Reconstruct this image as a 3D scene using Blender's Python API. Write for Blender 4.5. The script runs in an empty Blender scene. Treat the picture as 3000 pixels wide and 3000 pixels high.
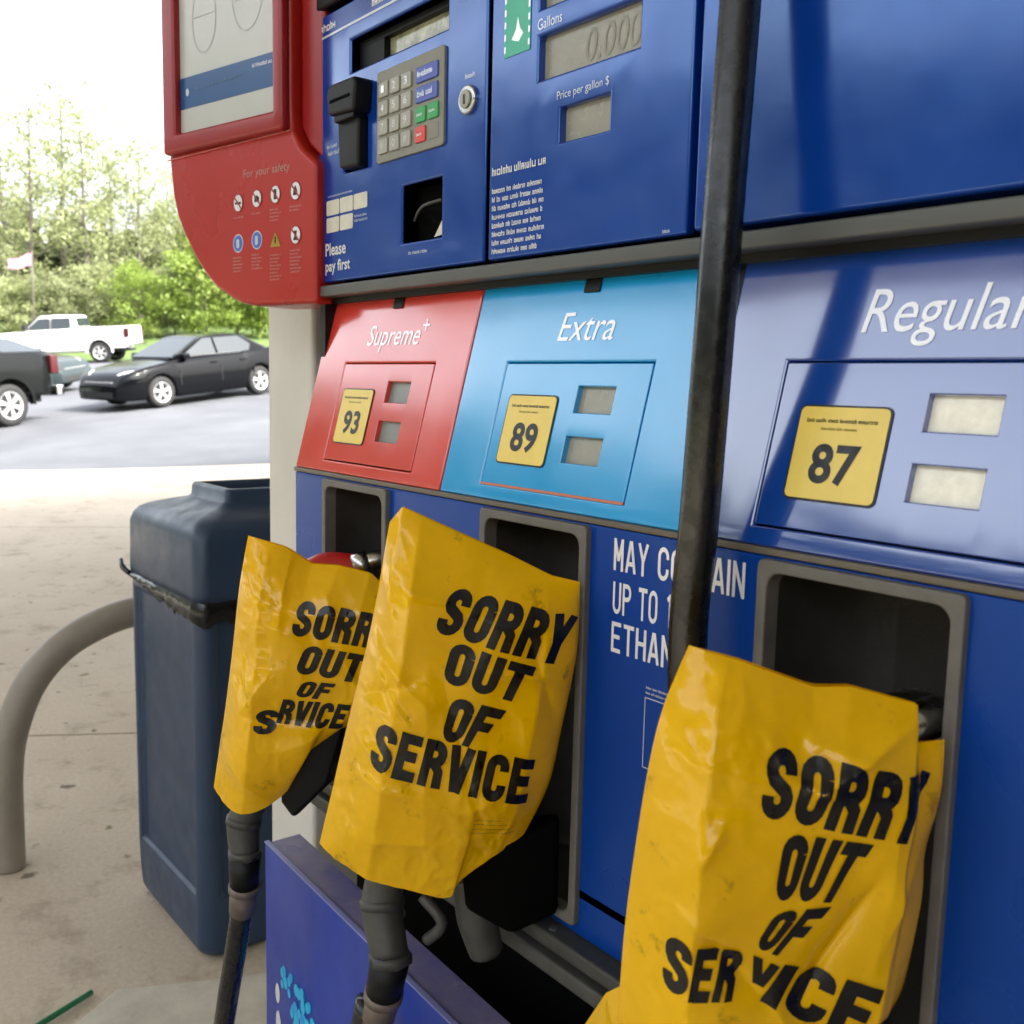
import bpy, bmesh, math, random
from mathutils import Vector, Matrix, noise
random.seed(7)
S = bpy.context.scene
COL = S.collection
R = math.radians

# ------------------------------------------------------------------ camera, sky, sun, exposure
cam = bpy.data.cameras.new('camera')
cam.sensor_width = 36.0
cam.lens = 35.4
cam.clip_start = 0.02
cam.clip_end = 2000
cam.dof.use_dof = True
cam.dof.focus_distance = 0.95
cam.dof.aperture_fstop = 13.0
co = bpy.data.objects.new('camera', cam)
COL.objects.link(co)
right = Vector((0.6197, 0.7845, 0.0231)); down = Vector((0.1128, -0.0599, -0.9918)); fwd = Vector((-0.7767, 0.6172, -0.1256))
co.matrix_world = Matrix(((right.x, -down.x, -fwd.x, 0), (right.y, -down.y, -fwd.y, 0), (right.z, -down.z, -fwd.z, 1.3), (0, 0, 0, 1)))
S.camera = co

SUN_EL, SUN_AZ = 44.0, -62.0         # azimuth measured from +Y towards -X: the sun stands behind the pumps, to the right
sdir = Vector((-math.sin(R(SUN_AZ)) * math.cos(R(SUN_EL)), math.cos(R(SUN_AZ)) * math.cos(R(SUN_EL)), math.sin(R(SUN_EL))))
W = bpy.data.worlds.new('World'); S.world = W; W.use_nodes = True
nt = W.node_tree
bg = nt.nodes['Background']
sky = nt.nodes.new('ShaderNodeTexSky'); sky.sky_type = 'NISHITA'; sky.sun_disc = False
sky.sun_elevation = R(SUN_EL); sky.sun_rotation = R(-SUN_AZ)
sky.air_density = 1.3; sky.dust_density = 6.0; sky.ozone_density = 1.0
hs = nt.nodes.new('ShaderNodeHueSaturation'); hs.inputs['Saturation'].default_value = 0.32     # milky, hazy sky
nt.links.new(sky.outputs[0], hs.inputs['Color']); nt.links.new(hs.outputs[0], bg.inputs[0]); bg.inputs[1].default_value = 0.15
sun = bpy.data.lights.new('sun', 'SUN'); sun.energy = 1.5; sun.angle = R(6.0); sun.color = (1.0, 0.95, 0.87)
so = bpy.data.objects.new('sun', sun); COL.objects.link(so)
so.rotation_euler = sdir.to_track_quat('Z', 'Y').to_euler()
S.view_settings.view_transform = 'Standard'; S.view_settings.look = 'None'
S.view_settings.exposure = 2.6; S.view_settings.gamma = 1.0

# ------------------------------------------------------------------ materials
MATS = {}
def mat(name, col, rough=0.5, metal=0.0, ior=1.5, coat=0.0, cior=1.5, tint=None, var=0.0, vscale=30.0, bump=0.0, bscale=200.0, rvar=0.0, col2=None, trans=0.0, emit=None, coords='Object', stretch=None):
    if name in MATS: return MATS[name]
    m = bpy.data.materials.new(name); m.use_nodes = True
    n = m.node_tree.nodes; l = m.node_tree.links
    p = n['Principled BSDF']
    p.inputs['Base Color'].default_value = (*col, 1)
    p.inputs['Roughness'].default_value = rough
    p.inputs['Metallic'].default_value = metal
    p.inputs['IOR'].default_value = ior
    p.inputs['Coat Weight'].default_value = coat
    p.inputs['Coat IOR'].default_value = cior
    if tint: p.inputs['Specular Tint'].default_value = (*tint, 1)
    p.inputs['Coat Roughness'].default_value = max(0.03, rough * 0.6)
    tc = n.new('ShaderNodeTexCoord')
    src = tc.outputs[coords]
    if stretch:
        mp = n.new('ShaderNodeMapping'); mp.inputs['Scale'].default_value = stretch
        l.new(src, mp.inputs[0]); src = mp.outputs[0]
    if var > 0 or col2:
        t = n.new('ShaderNodeTexNoise'); t.inputs['Scale'].default_value = vscale; t.inputs['Detail'].default_value = 6; t.inputs['Roughness'].default_value = 0.65
        l.new(src, t.inputs['Vector'])
        r = n.new('ShaderNodeValToRGB')
        r.color_ramp.elements[0].position = 0.32; r.color_ramp.elements[1].position = 0.68
        c2 = col2 or tuple(min(1, c * (1 + var)) for c in col)
        c1 = col if col2 else tuple(c * (1 - var) for c in col)
        r.color_ramp.elements[0].color = (*c1, 1); r.color_ramp.elements[1].color = (*c2, 1)
        l.new(t.outputs['Fac'], r.inputs[0]); l.new(r.outputs[0], p.inputs['Base Color'])
    if rvar > 0:
        t2 = n.new('ShaderNodeTexNoise'); t2.inputs['Scale'].default_value = vscale * 1.7; t2.inputs['Detail'].default_value = 5
        l.new(src, t2.inputs['Vector'])
        mr = n.new('ShaderNodeMapRange'); mr.inputs[1].default_value = 0.3; mr.inputs[2].default_value = 0.7
        mr.inputs[3].default_value = max(0.02, rough - rvar); mr.inputs[4].default_value = min(1, rough + rvar)
        l.new(t2.outputs['Fac'], mr.inputs[0]); l.new(mr.outputs[0], p.inputs['Roughness'])
    if bump > 0:
        t3 = n.new('ShaderNodeTexNoise'); t3.inputs['Scale'].default_value = bscale; t3.inputs['Detail'].default_value = 4
        l.new(src, t3.inputs['Vector'])
        b = n.new('ShaderNodeBump'); b.inputs['Strength'].default_value = bump; b.inputs['Distance'].default_value = 0.002
        l.new(t3.outputs['Fac'], b.inputs['Height']); l.new(b.outputs[0], p.inputs['Normal'])
    if trans > 0:
        tb = n.new('ShaderNodeBsdfTranslucent'); mx = n.new('ShaderNodeMixShader'); mx.inputs[0].default_value = trans
        if p.inputs['Base Color'].is_linked: l.new(p.inputs['Base Color'].links[0].from_socket, tb.inputs[0])
        else: tb.inputs[0].default_value = (*col, 1)
        out = n['Material Output']
        l.new(p.outputs[0], mx.inputs[1]); l.new(tb.outputs[0], mx.inputs[2]); l.new(mx.outputs[0], out.inputs[0])
    if emit:
        p.inputs['Emission Color'].default_value = (*emit[0], 1); p.inputs['Emission Strength'].default_value = emit[1]
    MATS[name] = m
    return m

M_BLUE = mat('blue_panel', (0.002, 0.040, 0.295), 0.16, ior=1.9, coat=0.35, cior=1.5, tint=(0.30, 0.55, 1.0), var=0.06, vscale=14, rvar=0.05, bump=0.03, bscale=60)
M_BLUE2 = mat('blue_lower', (0.001, 0.042, 0.275), 0.32, tint=(0.4, 0.6, 1.0), var=0.05, vscale=6, rvar=0.08, bump=0.04, bscale=120)
M_TROUGH = mat('trough_blue', (0.014, 0.045, 0.34), 0.38, var=0.16, vscale=12, rvar=0.1, bump=0.05, bscale=90, stretch=(1, 1, .5))
M_TRTOP = mat('trough_top', (0.09, 0.09, 0.30), 0.35, col2=(0.24, 0.21, 0.27), vscale=16, rvar=0.1)
M_REG = mat('regular_blue', (0.006, 0.055, 0.32), 0.13, ior=1.85, coat=1.0, cior=1.75, var=0.04, vscale=10, rvar=0.04, bump=0.02, bscale=40)
M_EXTRA = mat('extra_cyan', (0.0, 0.33, 0.72), 0.17, ior=1.6, coat=0.8, cior=1.6, var=0.03, vscale=10, rvar=0.04, bump=0.02, bscale=40)
M_SUP = mat('supreme_red', (0.66, 0.048, 0.030), 0.18, ior=1.55, coat=0.8, cior=1.6, var=0.05, vscale=10, rvar=0.05, bump=0.02, bscale=40)
M_RED = mat('module_red', (0.42, 0.016, 0.009), 0.3, var=0.03, vscale=5, rvar=0.06, bump=0.05, bscale=300)
M_RED2 = mat('module_red_dark', (0.30, 0.012, 0.012), 0.3, var=0.05, vscale=15)
M_BLACK = mat('black_plastic', (0.0025, 0.0025, 0.003), 0.5, ior=1.38, var=0.2, vscale=40, bump=0.1, bscale=400)
M_VOID = mat('void_shade', (0.0012, 0.0012, 0.0012), 0.8, ior=1.15, var=0.3, vscale=30)  # near-black colour stands in for deep shade in bays and slots
M_RAIL = mat('rail_grey', (0.085, 0.088, 0.083), 0.42, var=0.1, vscale=25, bump=0.03, bscale=200, stretch=(.2, 1, 1))
M_FRAME = mat('boot_grey', (0.13, 0.122, 0.108), 0.5, var=0.15, vscale=40, bump=0.12, bscale=500)
M_CAV = mat('boot_cavity', (0.020, 0.017, 0.014), 0.6, var=0.25, vscale=45, bump=0.15, bscale=500)  # shade of the recess put into the colour, darker than the frame
M_LCD = mat('lcd', (0.30, 0.29, 0.23), 0.25, var=0.05, vscale=60, rvar=0.05)
M_LCDD = mat('lcd_digit', (0.25, 0.24, 0.19), 0.3)
M_LCDGLARE = mat('lcd_glare', (0.95, 0.90, 0.76), 0.3, var=0.10, vscale=120)  # glare on the Regular price windows put into the base colour
M_LCDG = mat('lcd_greenish', (0.12, 0.13, 0.07), 0.1, col2=(0.5, 0.5, 0.34), vscale=55)
M_LCDGREY = mat('lcd_grey', (0.22, 0.24, 0.22), 0.3, var=0.06, vscale=90)
M_WHITE = mat('white_print', (0.80, 0.82, 0.85), 0.16, ior=1.6, coat=1.0, cior=1.75)
M_PALE = mat('pale_print', (0.55, 0.60, 0.72), 0.16, ior=1.6, coat=1.0, cior=1.75)
M_PINKP = mat('faded_print', (0.50, 0.26, 0.22), 0.4)
M_YST = mat('yellow_sticker', (0.82, 0.62, 0.12), 0.3, var=0.04, vscale=60)
M_INK = mat('black_ink', (0.004, 0.0035, 0.0035), 0.36, var=0.3, vscale=80, rvar=0.12)
M_KPAD = mat('keypad_grey', (0.22, 0.22, 0.18), 0.45, var=0.08, vscale=50)
M_KEY = mat('key_grey', (0.36, 0.36, 0.31), 0.4)
M_KGRN = mat('key_green', (0.03, 0.36, 0.10), 0.4)
M_KRED = mat('key_red', (0.65, 0.06, 0.05), 0.4)
M_KBLU = mat('key_blue', (0.07, 0.11, 0.45), 0.4)
M_TEAL = mat('teal_sticker', (0.06, 0.46, 0.32), 0.35, var=0.05, vscale=40)
M_STEEL = mat('steel', (0.55, 0.55, 0.53), 0.25, metal=1.0, rvar=0.08)
M_HOSE = mat('hose_rubber', (0.006, 0.0065, 0.007), 0.26, var=0.1, vscale=50, rvar=0.08, bump=0.05, bscale=300)
M_NGREY = mat('nozzle_grey', (0.05, 0.051, 0.046), 0.5, var=0.25, vscale=40, bump=0.1, bscale=400)
M_COUP = mat('coupling_brown', (0.17, 0.135, 0.11), 0.5, metal=0.3, var=0.25, vscale=60)
M_NRED = mat('nozzle_red', (0.45, 0.012, 0.008), 0.3, var=0.1)
M_BAG = mat('yellow_plastic', (0.95, 0.545, 0.0), 0.15, ior=1.5, var=0.05, vscale=20, rvar=0.08, bump=0.05, bscale=160, trans=0.2)
_n = M_BAG.node_tree.nodes; _l = M_BAG.node_tree.links; _p = _n['Principled BSDF']
_t = _n.new('ShaderNodeTexNoise'); _t.inputs['Scale'].default_value = 26; _t.inputs['Detail'].default_value = 9; _t.inputs['Roughness'].default_value = 0.72
_tc = _n.new('ShaderNodeTexCoord'); _l.new(_tc.outputs['Object'], _t.inputs['Vector'])
_r = _n.new('ShaderNodeValToRGB'); _r.color_ramp.elements[0].position = 0.30; _r.color_ramp.elements[0].color = (0.35, 0.33, 0.3, 1); _r.color_ramp.elements[1].position = 0.40; _r.color_ramp.elements[1].color = (1, 1, 1, 1)
_m = _n.new('ShaderNodeMixRGB'); _m.blend_type = 'MULTIPLY'; _m.inputs[0].default_value = 1.0
_l.new(_t.outputs['Fac'], _r.inputs[0]); _l.new(_p.inputs['Base Color'].links[0].from_socket, _m.inputs[1]); _l.new(_r.outputs[0], _m.inputs[2]); _l.new(_m.outputs[0], _p.inputs['Base Color'])     # scuffs and dirt
M_COLM = mat('painted_column', (0.60, 0.575, 0.52), 0.45, var=0.05, vscale=8, bump=0.05, bscale=200)
M_DECK = mat('canopy_white', (0.5, 0.5, 0.48), 0.5, var=0.04)
M_CAN = mat('can_slate', (0.022, 0.046, 0.092), 0.4, var=0.1, vscale=12, rvar=0.08, bump=0.15, bscale=350)
M_LINER = mat('bin_liner_black', (0.008, 0.008, 0.009), 0.22, bump=0.3, bscale=80)
M_PIPE = mat('pipe_greige', (0.27, 0.235, 0.19), 0.5, var=0.12, vscale=12, bump=0.08, bscale=200)
M_GREEN = mat('green_plastic', (0.012, 0.16, 0.065), 0.35)
M_SCREEN = mat('screen_panel', (0.52, 0.54, 0.52), 0.22, var=0.03, vscale=8)
M_BAND = mat('screen_band', (0.018, 0.085, 0.25), 0.2)
M_OUTL = mat('screen_outline', (0.40, 0.38, 0.37), 0.3)
M_DBLUE = mat('drop_blue', (0.02, 0.33, 0.72), 0.35)
M_DCYAN = mat('drop_cyan', (0.02, 0.45, 0.75), 0.35)
M_ORANGE = mat('orange_reflection', (0.55, 0.16, 0.07), 0.5)

# ------------------------------------------------------------------ helpers
def link(o, parent=None):
    COL.objects.link(o)
    if parent: o.parent = parent
    return o
def mesh_obj(name, vs, fs, m=None, parent=None, smooth=False, bevel=0.0, seg=2):
    me = bpy.data.meshes.new(name)
    me.from_pydata([tuple(v) for v in vs], [], fs); me.update()
    if m: me.materials.append(m)
    if smooth:
        for p in me.polygons: p.use_smooth = True
    o = bpy.data.objects.new(name, me); link(o, parent)
    if bevel > 0:
        b = o.modifiers.new('bevel', 'BEVEL'); b.width = bevel; b.segments = seg; b.limit_method = 'ANGLE'; b.angle_limit = R(35)
        for p in me.polygons: p.use_smooth = True
        w = o.modifiers.new('wn', 'WEIGHTED_NORMAL'); w.keep_sharp = False
    return o
def empty(name, loc=(0, 0, 0)):
    o = bpy.data.objects.new(name, None); o.location = loc; o.empty_display_size = 0.1
    return link(o)
def tag(o, label, cat, group=None):
    o['label'] = label; o['category'] = cat
    if group: o['group'] = group
    return o
def struct(o): o['kind'] = 'structure'; return o

class Frame:
    def __init__(s, o, ea, eb, n): s.o = Vector(o); s.ea = Vector(ea).normalized(); s.eb = Vector(eb).normalized(); s.n = Vector(n).normalized()
    def p(s, a, b, d=0.0): return s.o + s.ea * a + s.eb * b + s.n * d
FU = Frame((0, 0.58, 0), (1, 0, 0), (0, 0, 1), (0, -1, 0))
FL = Frame((0, 0.55, 0), (1, 0, 0), (0, 0, 1), (0, -1, 0))
FS = Frame((0, 0.55, 1.196), (1, 0, 0), (0, 0.05, 0.194), (0, -0.194, 0.05))
a_ = R(12.5)
FM = Frame((-1.142, 0.558, 0), (math.cos(a_), math.sin(a_), 0), (0, 0, 1), (math.sin(a_), -math.cos(a_), 0))

def box(name, x0, x1, y0, y1, z0, z1, m, parent=None, bevel=0.0):
    vs = [(x, y, z) for x in (x0, x1) for y in (y0, y1) for z in (z0, z1)]
    fs = [(0, 1, 3, 2), (4, 6, 7, 5), (0, 4, 5, 1), (2, 3, 7, 6), (0, 2, 6, 4), (1, 5, 7, 3)]
    return mesh_obj(name, vs, fs, m, parent, bevel=bevel)
def plate(name, F, poly, d0, d1, m, parent=None, bevel=0.0):
    """prism over a counter-clockwise outline; d1 is the proud face"""
    n = len(poly)
    vs = [F.p(a, b, d0) for a, b in poly] + [F.p(a, b, d1) for a, b in poly]
    fs = [tuple(range(n - 1, -1, -1)), tuple(range(n, 2 * n))] + [(i, (i + 1) % n, n + (i + 1) % n, n + i) for i in range(n)]
    return mesh_obj(name, vs, fs, m, parent, bevel=bevel)
def rect(a0, a1, b0, b1): return [(a0, b0), (a1, b0), (a1, b1), (a0, b1)]
def rrect(a0, a1, b0, b1, r, n=5):
    out = []
    for cx, cy, s in ((a1 - r, b1 - r, 0), (a0 + r, b1 - r, 90), (a0 + r, b0 + r, 180), (a1 - r, b0 + r, 270)):
        for i in range(n + 1):
            t = R(s + 90 * i / n); out.append((cx + r * math.cos(t), cy + r * math.sin(t)))
    return out
def disc(a, b, ra, rb=None, n=20): rb = rb or ra; return [(a + ra * math.cos(2 * math.pi * i / n), b + rb * math.sin(2 * math.pi * i / n)) for i in range(n)]
def holed(name, F, a0, a1, b0, b1, holes, d0, d1, m, parent=None, bevel=0.0):
    """a rectangular panel with rectangular openings cut right through"""
    xs = sorted({a0, a1, *[h[0] for h in holes], *[h[1] for h in holes]}); ys = sorted({b0, b1, *[h[2] for h in holes], *[h[3] for h in holes]})
    nx, ny = len(xs) - 1, len(ys) - 1
    def solid(i, j):
        if i < 0 or j < 0 or i >= nx or j >= ny: return False
        cx, cy = (xs[i] + xs[i + 1]) / 2, (ys[j] + ys[j + 1]) / 2
        return not any(h[0] < cx < h[1] and h[2] < cy < h[3] for h in holes)
    vs = []; idx = {}
    def V(i, j, k):
        if (i, j, k) not in idx: idx[(i, j, k)] = len(vs); vs.append(F.p(xs[i], ys[j], (d0, d1)[k]))
        return idx[(i, j, k)]
    fs = []
    for i in range(nx):
        for j in range(ny):
            if not solid(i, j): continue
            fs.append((V(i, j, 1), V(i + 1, j, 1), V(i + 1, j + 1, 1), V(i, j + 1, 1)))
            fs.append((V(i, j, 0), V(i, j + 1, 0), V(i + 1, j + 1, 0), V(i + 1, j, 0)))
            if not solid(i - 1, j): fs.append((V(i, j, 0), V(i, j, 1), V(i, j + 1, 1), V(i, j + 1, 0)))
            if not solid(i + 1, j): fs.append((V(i + 1, j, 1), V(i + 1, j, 0), V(i + 1, j + 1, 0), V(i + 1, j + 1, 1)))
            if not solid(i, j - 1): fs.append((V(i, j, 1), V(i, j, 0), V(i + 1, j, 0), V(i + 1, j, 1)))
            if not solid(i, j + 1): fs.append((V(i, j + 1, 0), V(i, j + 1, 1), V(i + 1, j + 1, 1), V(i + 1, j + 1, 0)))
    return mesh_obj(name, vs, fs, m, parent, bevel=bevel)

def tube(name, pts, rad, m, parent=None, n=16, cap=True, sub=6):
    """a round bar along a smooth curve; rad is one radius or one per point"""
    P = [Vector(p) for p in pts]
    rr = list(rad) if isinstance(rad, (list, tuple)) else [rad] * len(P)
    Q = []; RR = []
    if sub > 1 and len(P) > 2:
        for i in range(len(P) - 1):
            p0 = P[max(0, i - 1)]; p1 = P[i]; p2 = P[i + 1]; p3 = P[min(len(P) - 1, i + 2)]
            for k in range(sub):
                t = k / sub
                Q.append(0.5 * ((2 * p1) + (p2 - p0) * t + (2 * p0 - 5 * p1 + 4 * p2 - p3) * t * t + (3 * p1 - p0 - 3 * p2 + p3) * t ** 3)); RR.append(rr[i] + (rr[i + 1] - rr[i]) * t)
        Q.append(P[-1]); RR.append(rr[-1])
    else: Q, RR = P, rr
    vs = []; fs = []
    T = (Q[1] - Q[0]).normalized(); N = T.orthogonal().normalized()
    for i, q in enumerate(Q):
        t = ((Q[min(i + 1, len(Q) - 1)] - Q[max(i - 1, 0)])).normalized()
        N = (N - t * N.dot(t)).normalized(); B = t.cross(N)
        for k in range(n):
            a = 2 * math.pi * k / n
            vs.append(q + (N * math.cos(a) + B * math.sin(a)) * RR[i])
    for i in range(len(Q) - 1):
        for k in range(n): fs.append((i * n + k, i * n + (k + 1) % n, (i + 1) * n + (k + 1) % n, (i + 1) * n + k))
    if cap: fs.append(tuple(range(n - 1, -1, -1))); fs.append(tuple(range((len(Q) - 1) * n, len(Q) * n)))
    o = mesh_obj(name, vs, fs, m, parent, smooth=True)
    return o

_tc = {}
def text2d(s, bold=0.0, shear=0.0):
    """outline-filled lettering scaled to a unit box: vertices (0..1, 0..1), faces, aspect"""
    k = (s, bold, shear)
    if k in _tc: return _tc[k]
    cu = bpy.data.curves.new('t', 'FONT'); cu.body = s; cu.size = 1.0; cu.offset = bold; cu.shear = shear; cu.resolution_u = 4
    if bold > 0: cu.space_character = 1.0 + bold * 1.5
    o = bpy.data.objects.new('t', cu); COL.objects.link(o)
    dg = bpy.context.evaluated_depsgraph_get(); dg.update()
    me = o.evaluated_get(dg).to_mesh()
    vs = [(v.co.x, v.co.y) for v in me.vertices]; fs = [tuple(p.vertices) for p in me.polygons]
    o.evaluated_get(dg).to_mesh_clear(); bpy.data.objects.remove(o); bpy.data.curves.remove(cu)
    x0 = min(v[0] for v in vs); x1 = max(v[0] for v in vs); y0 = min(v[1] for v in vs); y1 = max(v[1] for v in vs)
    vs = [((x - x0) / (x1 - x0), (y - y0) / (y1 - y0)) for x, y in vs]
    _tc[k] = (vs, fs, (x1 - x0) / (y1 - y0)); return _tc[k]
def lettering(name, F, s, a0, a1, b0, b1, m, parent, bold=0.0, shear=0.0, d=0.0006):
    vs, fs, asp = text2d(s, bold, shear)
    return mesh_obj(name, [F.p(a0 + (a1 - a0) * x, b0 + (b1 - b0) * y, d) for x, y in vs], fs, m, parent)
def dashes(name, F, a0, a1, b, hgt, m, parent, d=0.0006, seed=0, gap=0.25):
    """a line of print too small to read: words of letter-like strokes"""
    rnd = random.Random(seed); vs = []; fs = []; a = a0; u = hgt * 0.17
    def q(x0, x1, y0, y1, dd): i = len(vs); vs.extend([F.p(x0, y0, dd), F.p(x1, y0, dd), F.p(x1, y1, dd), F.p(x0, y1, dd)]); fs.append((i, i + 1, i + 2, i + 3))
    while a < a1 - hgt * 0.6:
        for k in range(rnd.randint(2, 8)):
            w = hgt * rnd.choice((0.2, 0.5, 0.5, 0.55, 0.7)); h = hgt * (1.0 if rnd.random() < 0.3 or (a == a0) else 0.72)
            if a + w > a1: break
            q(a, a + u, b, b + h, d)
            if w > hgt * 0.3:
                q(a + w - u, a + w, b, b + min(h, hgt * 0.72), d); y = b + rnd.choice((0, 0.28, 0.56)) * hgt; q(a + u, a + w - u, y, y + u, d)
                if rnd.random() < 0.5: y = b + 0.56 * hgt; q(a + u, a + w - u, y, y + u, d + 0.0001)
            a += w + hgt * 0.14
        a += hgt * (0.2 + gap)
    return mesh_obj(name, vs, fs, m, parent)

GH = 1.75                                            # block capitals: height for a width of one
def _arc(cx, cy, r, a0, a1, n_=8): return [(cx + r * math.cos(R(a0 + (a1 - a0) * i / n_)), cy + r * math.sin(R(a0 + (a1 - a0) * i / n_))) for i in range(n_ + 1)]
def glyphs(S_):
    """centre lines of block capitals drawn with a stroke S_"""
    e = S_ / 2; w = 1 - e; r = w - 0.5; lo = e + r; hi = GH - e - r; t = GH - e; m_ = GH * 0.52
    return {
    'O': [_arc(0.5, hi, r, 0, 180) + _arc(0.5, lo, r, 180, 360) + [(w, hi)]],
    'C': [[(w, hi - 0.12)] + _arc(0.5, hi, r, 0, 180) + _arc(0.5, lo, r, 180, 360) + [(w, lo + 0.13)]],
    'U': [[(e, GH)] + _arc(0.5, lo, r, 180, 360) + [(w, GH)]],
    'S': [[(w, hi - 0.08)] + _arc(0.5, hi, r, 0, 180) + [(e + 0.01, hi - 0.1), (e + 0.10, m_ + 0.09), (0.5, m_ - 0.03), (w - 0.10, m_ - 0.15), (w - 0.01, lo + 0.11)] + _arc(0.5, lo, r, 0, -180) + [(e, lo + 0.08)]],
    'R': [[(e, 0), (e, GH)], [(e, t), (0.5, t)] + _arc(w - 0.33, (t + m_) / 2, (t - m_) / 2, 90, -90) + [(e, m_)], [(0.5, m_), (w - 0.04, m_ - 0.28), (w, 0.0)]],
    'P': [[(e, 0), (e, GH)], [(e, t), (0.5, t)] + _arc(w - 0.33, (t + m_) / 2, (t - m_) / 2, 90, -90) + [(e, m_)]],
    'Y': [[(e * 0.8, GH), (0.5, 0.74)], [(1 - e * 0.8, GH), (0.5, 0.74)], [(0.5, 0.86), (0.5, 0)]],
    'T': [[(0, t), (1, t)], [(0.5, t), (0.5, 0)]],
    'F': [[(e, 0), (e, GH)], [(e, t), (0.95, t)], [(e, m_), (0.85, m_)]],
    'E': [[(e, 0), (e, GH)], [(e, t), (0.95, t)], [(e, m_), (0.85, m_)], [(e, e), (0.95, e)]],
    'V': [[(e * 0.8, GH), (0.46, 0.02)], [(1 - e * 0.8, GH), (0.54, 0.02)]], 'I': [[(e, 0), (e, GH)]],
    'M': [[(e, 0), (e, GH)], [(e, GH), (0.5, 0.55)], [(1 - e, GH), (0.5, 0.55)], [(w, 0), (w, GH)]],
    'A': [[(e * 0.7, 0), (0.46, GH)], [(1 - e * 0.7, 0), (0.54, GH)], [(0.2, 0.5), (0.8, 0.5)]],
    'N': [[(e, 0), (e, GH)], [(e, GH), (w, 0)], [(w, 0), (w, GH)]], 'H': [[(e, 0), (e, GH)], [(w, 0), (w, GH)], [(e, m_), (w, m_)]],
    'L': [[(e, 0), (e, GH)], [(e, e), (0.95, e)]], '1': [[(0.5, 0), (0.5, GH)], [(0.5, t), (0.2, t - 0.2)]], '0': [_arc(0.5, hi, r, 0, 180) + _arc(0.5, lo, r, 180, 360) + [(w, hi)]],
    '%': [[(0.1, 0), (0.9, GH)], [(0.1, 1.2), (0.1, 1.7)], [(0.9, 0.1), (0.9, 0.6)]], '-': [[(0, GH / 2), (1, GH / 2)]], ' ': []}
def block(word, S_=0.39, gap=0.12):
    """vertices in a unit box with a small layer number, faces, aspect"""
    G = glyphs(S_); vs = []; fs = []; x = 0.0
    for ch in word:
        for ly, path in enumerate(G[ch]):
            n_ = len(path); b0 = len(vs)
            for i, (a, b) in enumerate(path):
                a0, b0_ = path[max(0, i - 1)]; a1, b1 = path[min(n_ - 1, i + 1)]; tx, ty = a1 - a0, b1 - b0_; q = math.hypot(tx, ty) or 1
                vs += [(x + a - ty / q * S_ / 2, b + tx / q * S_ / 2, ly), (x + a + ty / q * S_ / 2, b - tx / q * S_ / 2, ly)]
            fs += [(b0 + 2 * i, b0 + 2 * i + 1, b0 + 2 * i + 3, b0 + 2 * i + 2) for i in range(n_ - 1)]
        x += (S_ if ch == 'I' else 0.5 if ch == ' ' else 1.0) + gap
    x -= gap
    return [(min(1, max(0, a / x)), min(1, max(0, b / GH)), ly) for a, b, ly in vs], fs, x / GH
def block_lettering(name, F, s_, a0, a1, b0, b1, m, parent, S_=0.24):
    vs, fs, asp = block(s_, S_, 0.2)
    return mesh_obj(name, [F.p(a0 + (a1 - a0) * x, b0 + (b1 - b0) * y, 0.0004 + 0.00012 * ly) for x, y, ly in vs], fs, m, parent)

# ------------------------------------------------------------------ ground
def gz(x, y):
    if x >= 0 or y <= 0: return 0.0
    q = -x * y - 55.0
    if q <= -20: return 0.0
    q = (q + 20) ** 2 / 80 if q < 20 else q        # smooth toe of the slope
    return 2.6 * (1 - math.exp(-0.0064 * q / 2.6))
def sheet(name, xs, ys, f, m, parent=None):
    vs = [f(x, y) for x in xs for y in ys]; n = len(ys)
    fs = [(i * n + j, (i + 1) * n + j, (i + 1) * n + j + 1, i * n + j + 1) for i in range(len(xs) - 1) for j in range(n - 1)]
    return mesh_obj(name, vs, fs, m, parent, smooth=True)
def geo(a, b, first, ratio):
    out = [a]; s = first
    while out[-1] < b: out.append(out[-1] + s); s *= ratio
    return out
px = geo(0, 700, 1.5, 1.09)
XS = sorted({-p for p in px} | {p for p in px})
M_GRASS = mat('grass', (0.045, 0.085, 0.015), 0.8, col2=(0.10, 0.15, 0.03), vscale=0.6, bump=0.4, bscale=8)
def bank(x, y):
    """the ground, with the grass bank that climbs behind the lot"""
    z = gz(x, y) - 0.03
    d = -0.866 * x + 0.5 * y
    if x < 0 and d > 46: z += min(2.2, 0.10 * (d - 46))
    return (x, y, z)
struct(sheet('ground', XS, XS, bank, M_GRASS))
EA = Vector((0.5, 0.866, 0)); EB = Vector((-0.866, 0.5, 0))       # the lot is laid out askew to the pumps
def lot(a, b, dz): p = EA * a + EB * b; return (p.x, p.y, gz(p.x, p.y) + dz)
M_ASPH = mat('asphalt', (0.065, 0.068, 0.077), 0.8, col2=(0.10, 0.104, 0.115), vscale=0.5, bump=0.5, bscale=60)
struct(sheet('asphalt_lot', [i * 1.5 for i in range(-30, 41)], [i / 22 for i in range(0, 23)], lambda a, b: lot(a, 14 + b * (22 + 11 * min(1, max(0, (-3 - a) / 5)) - 0), -0.012), M_ASPH))

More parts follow.
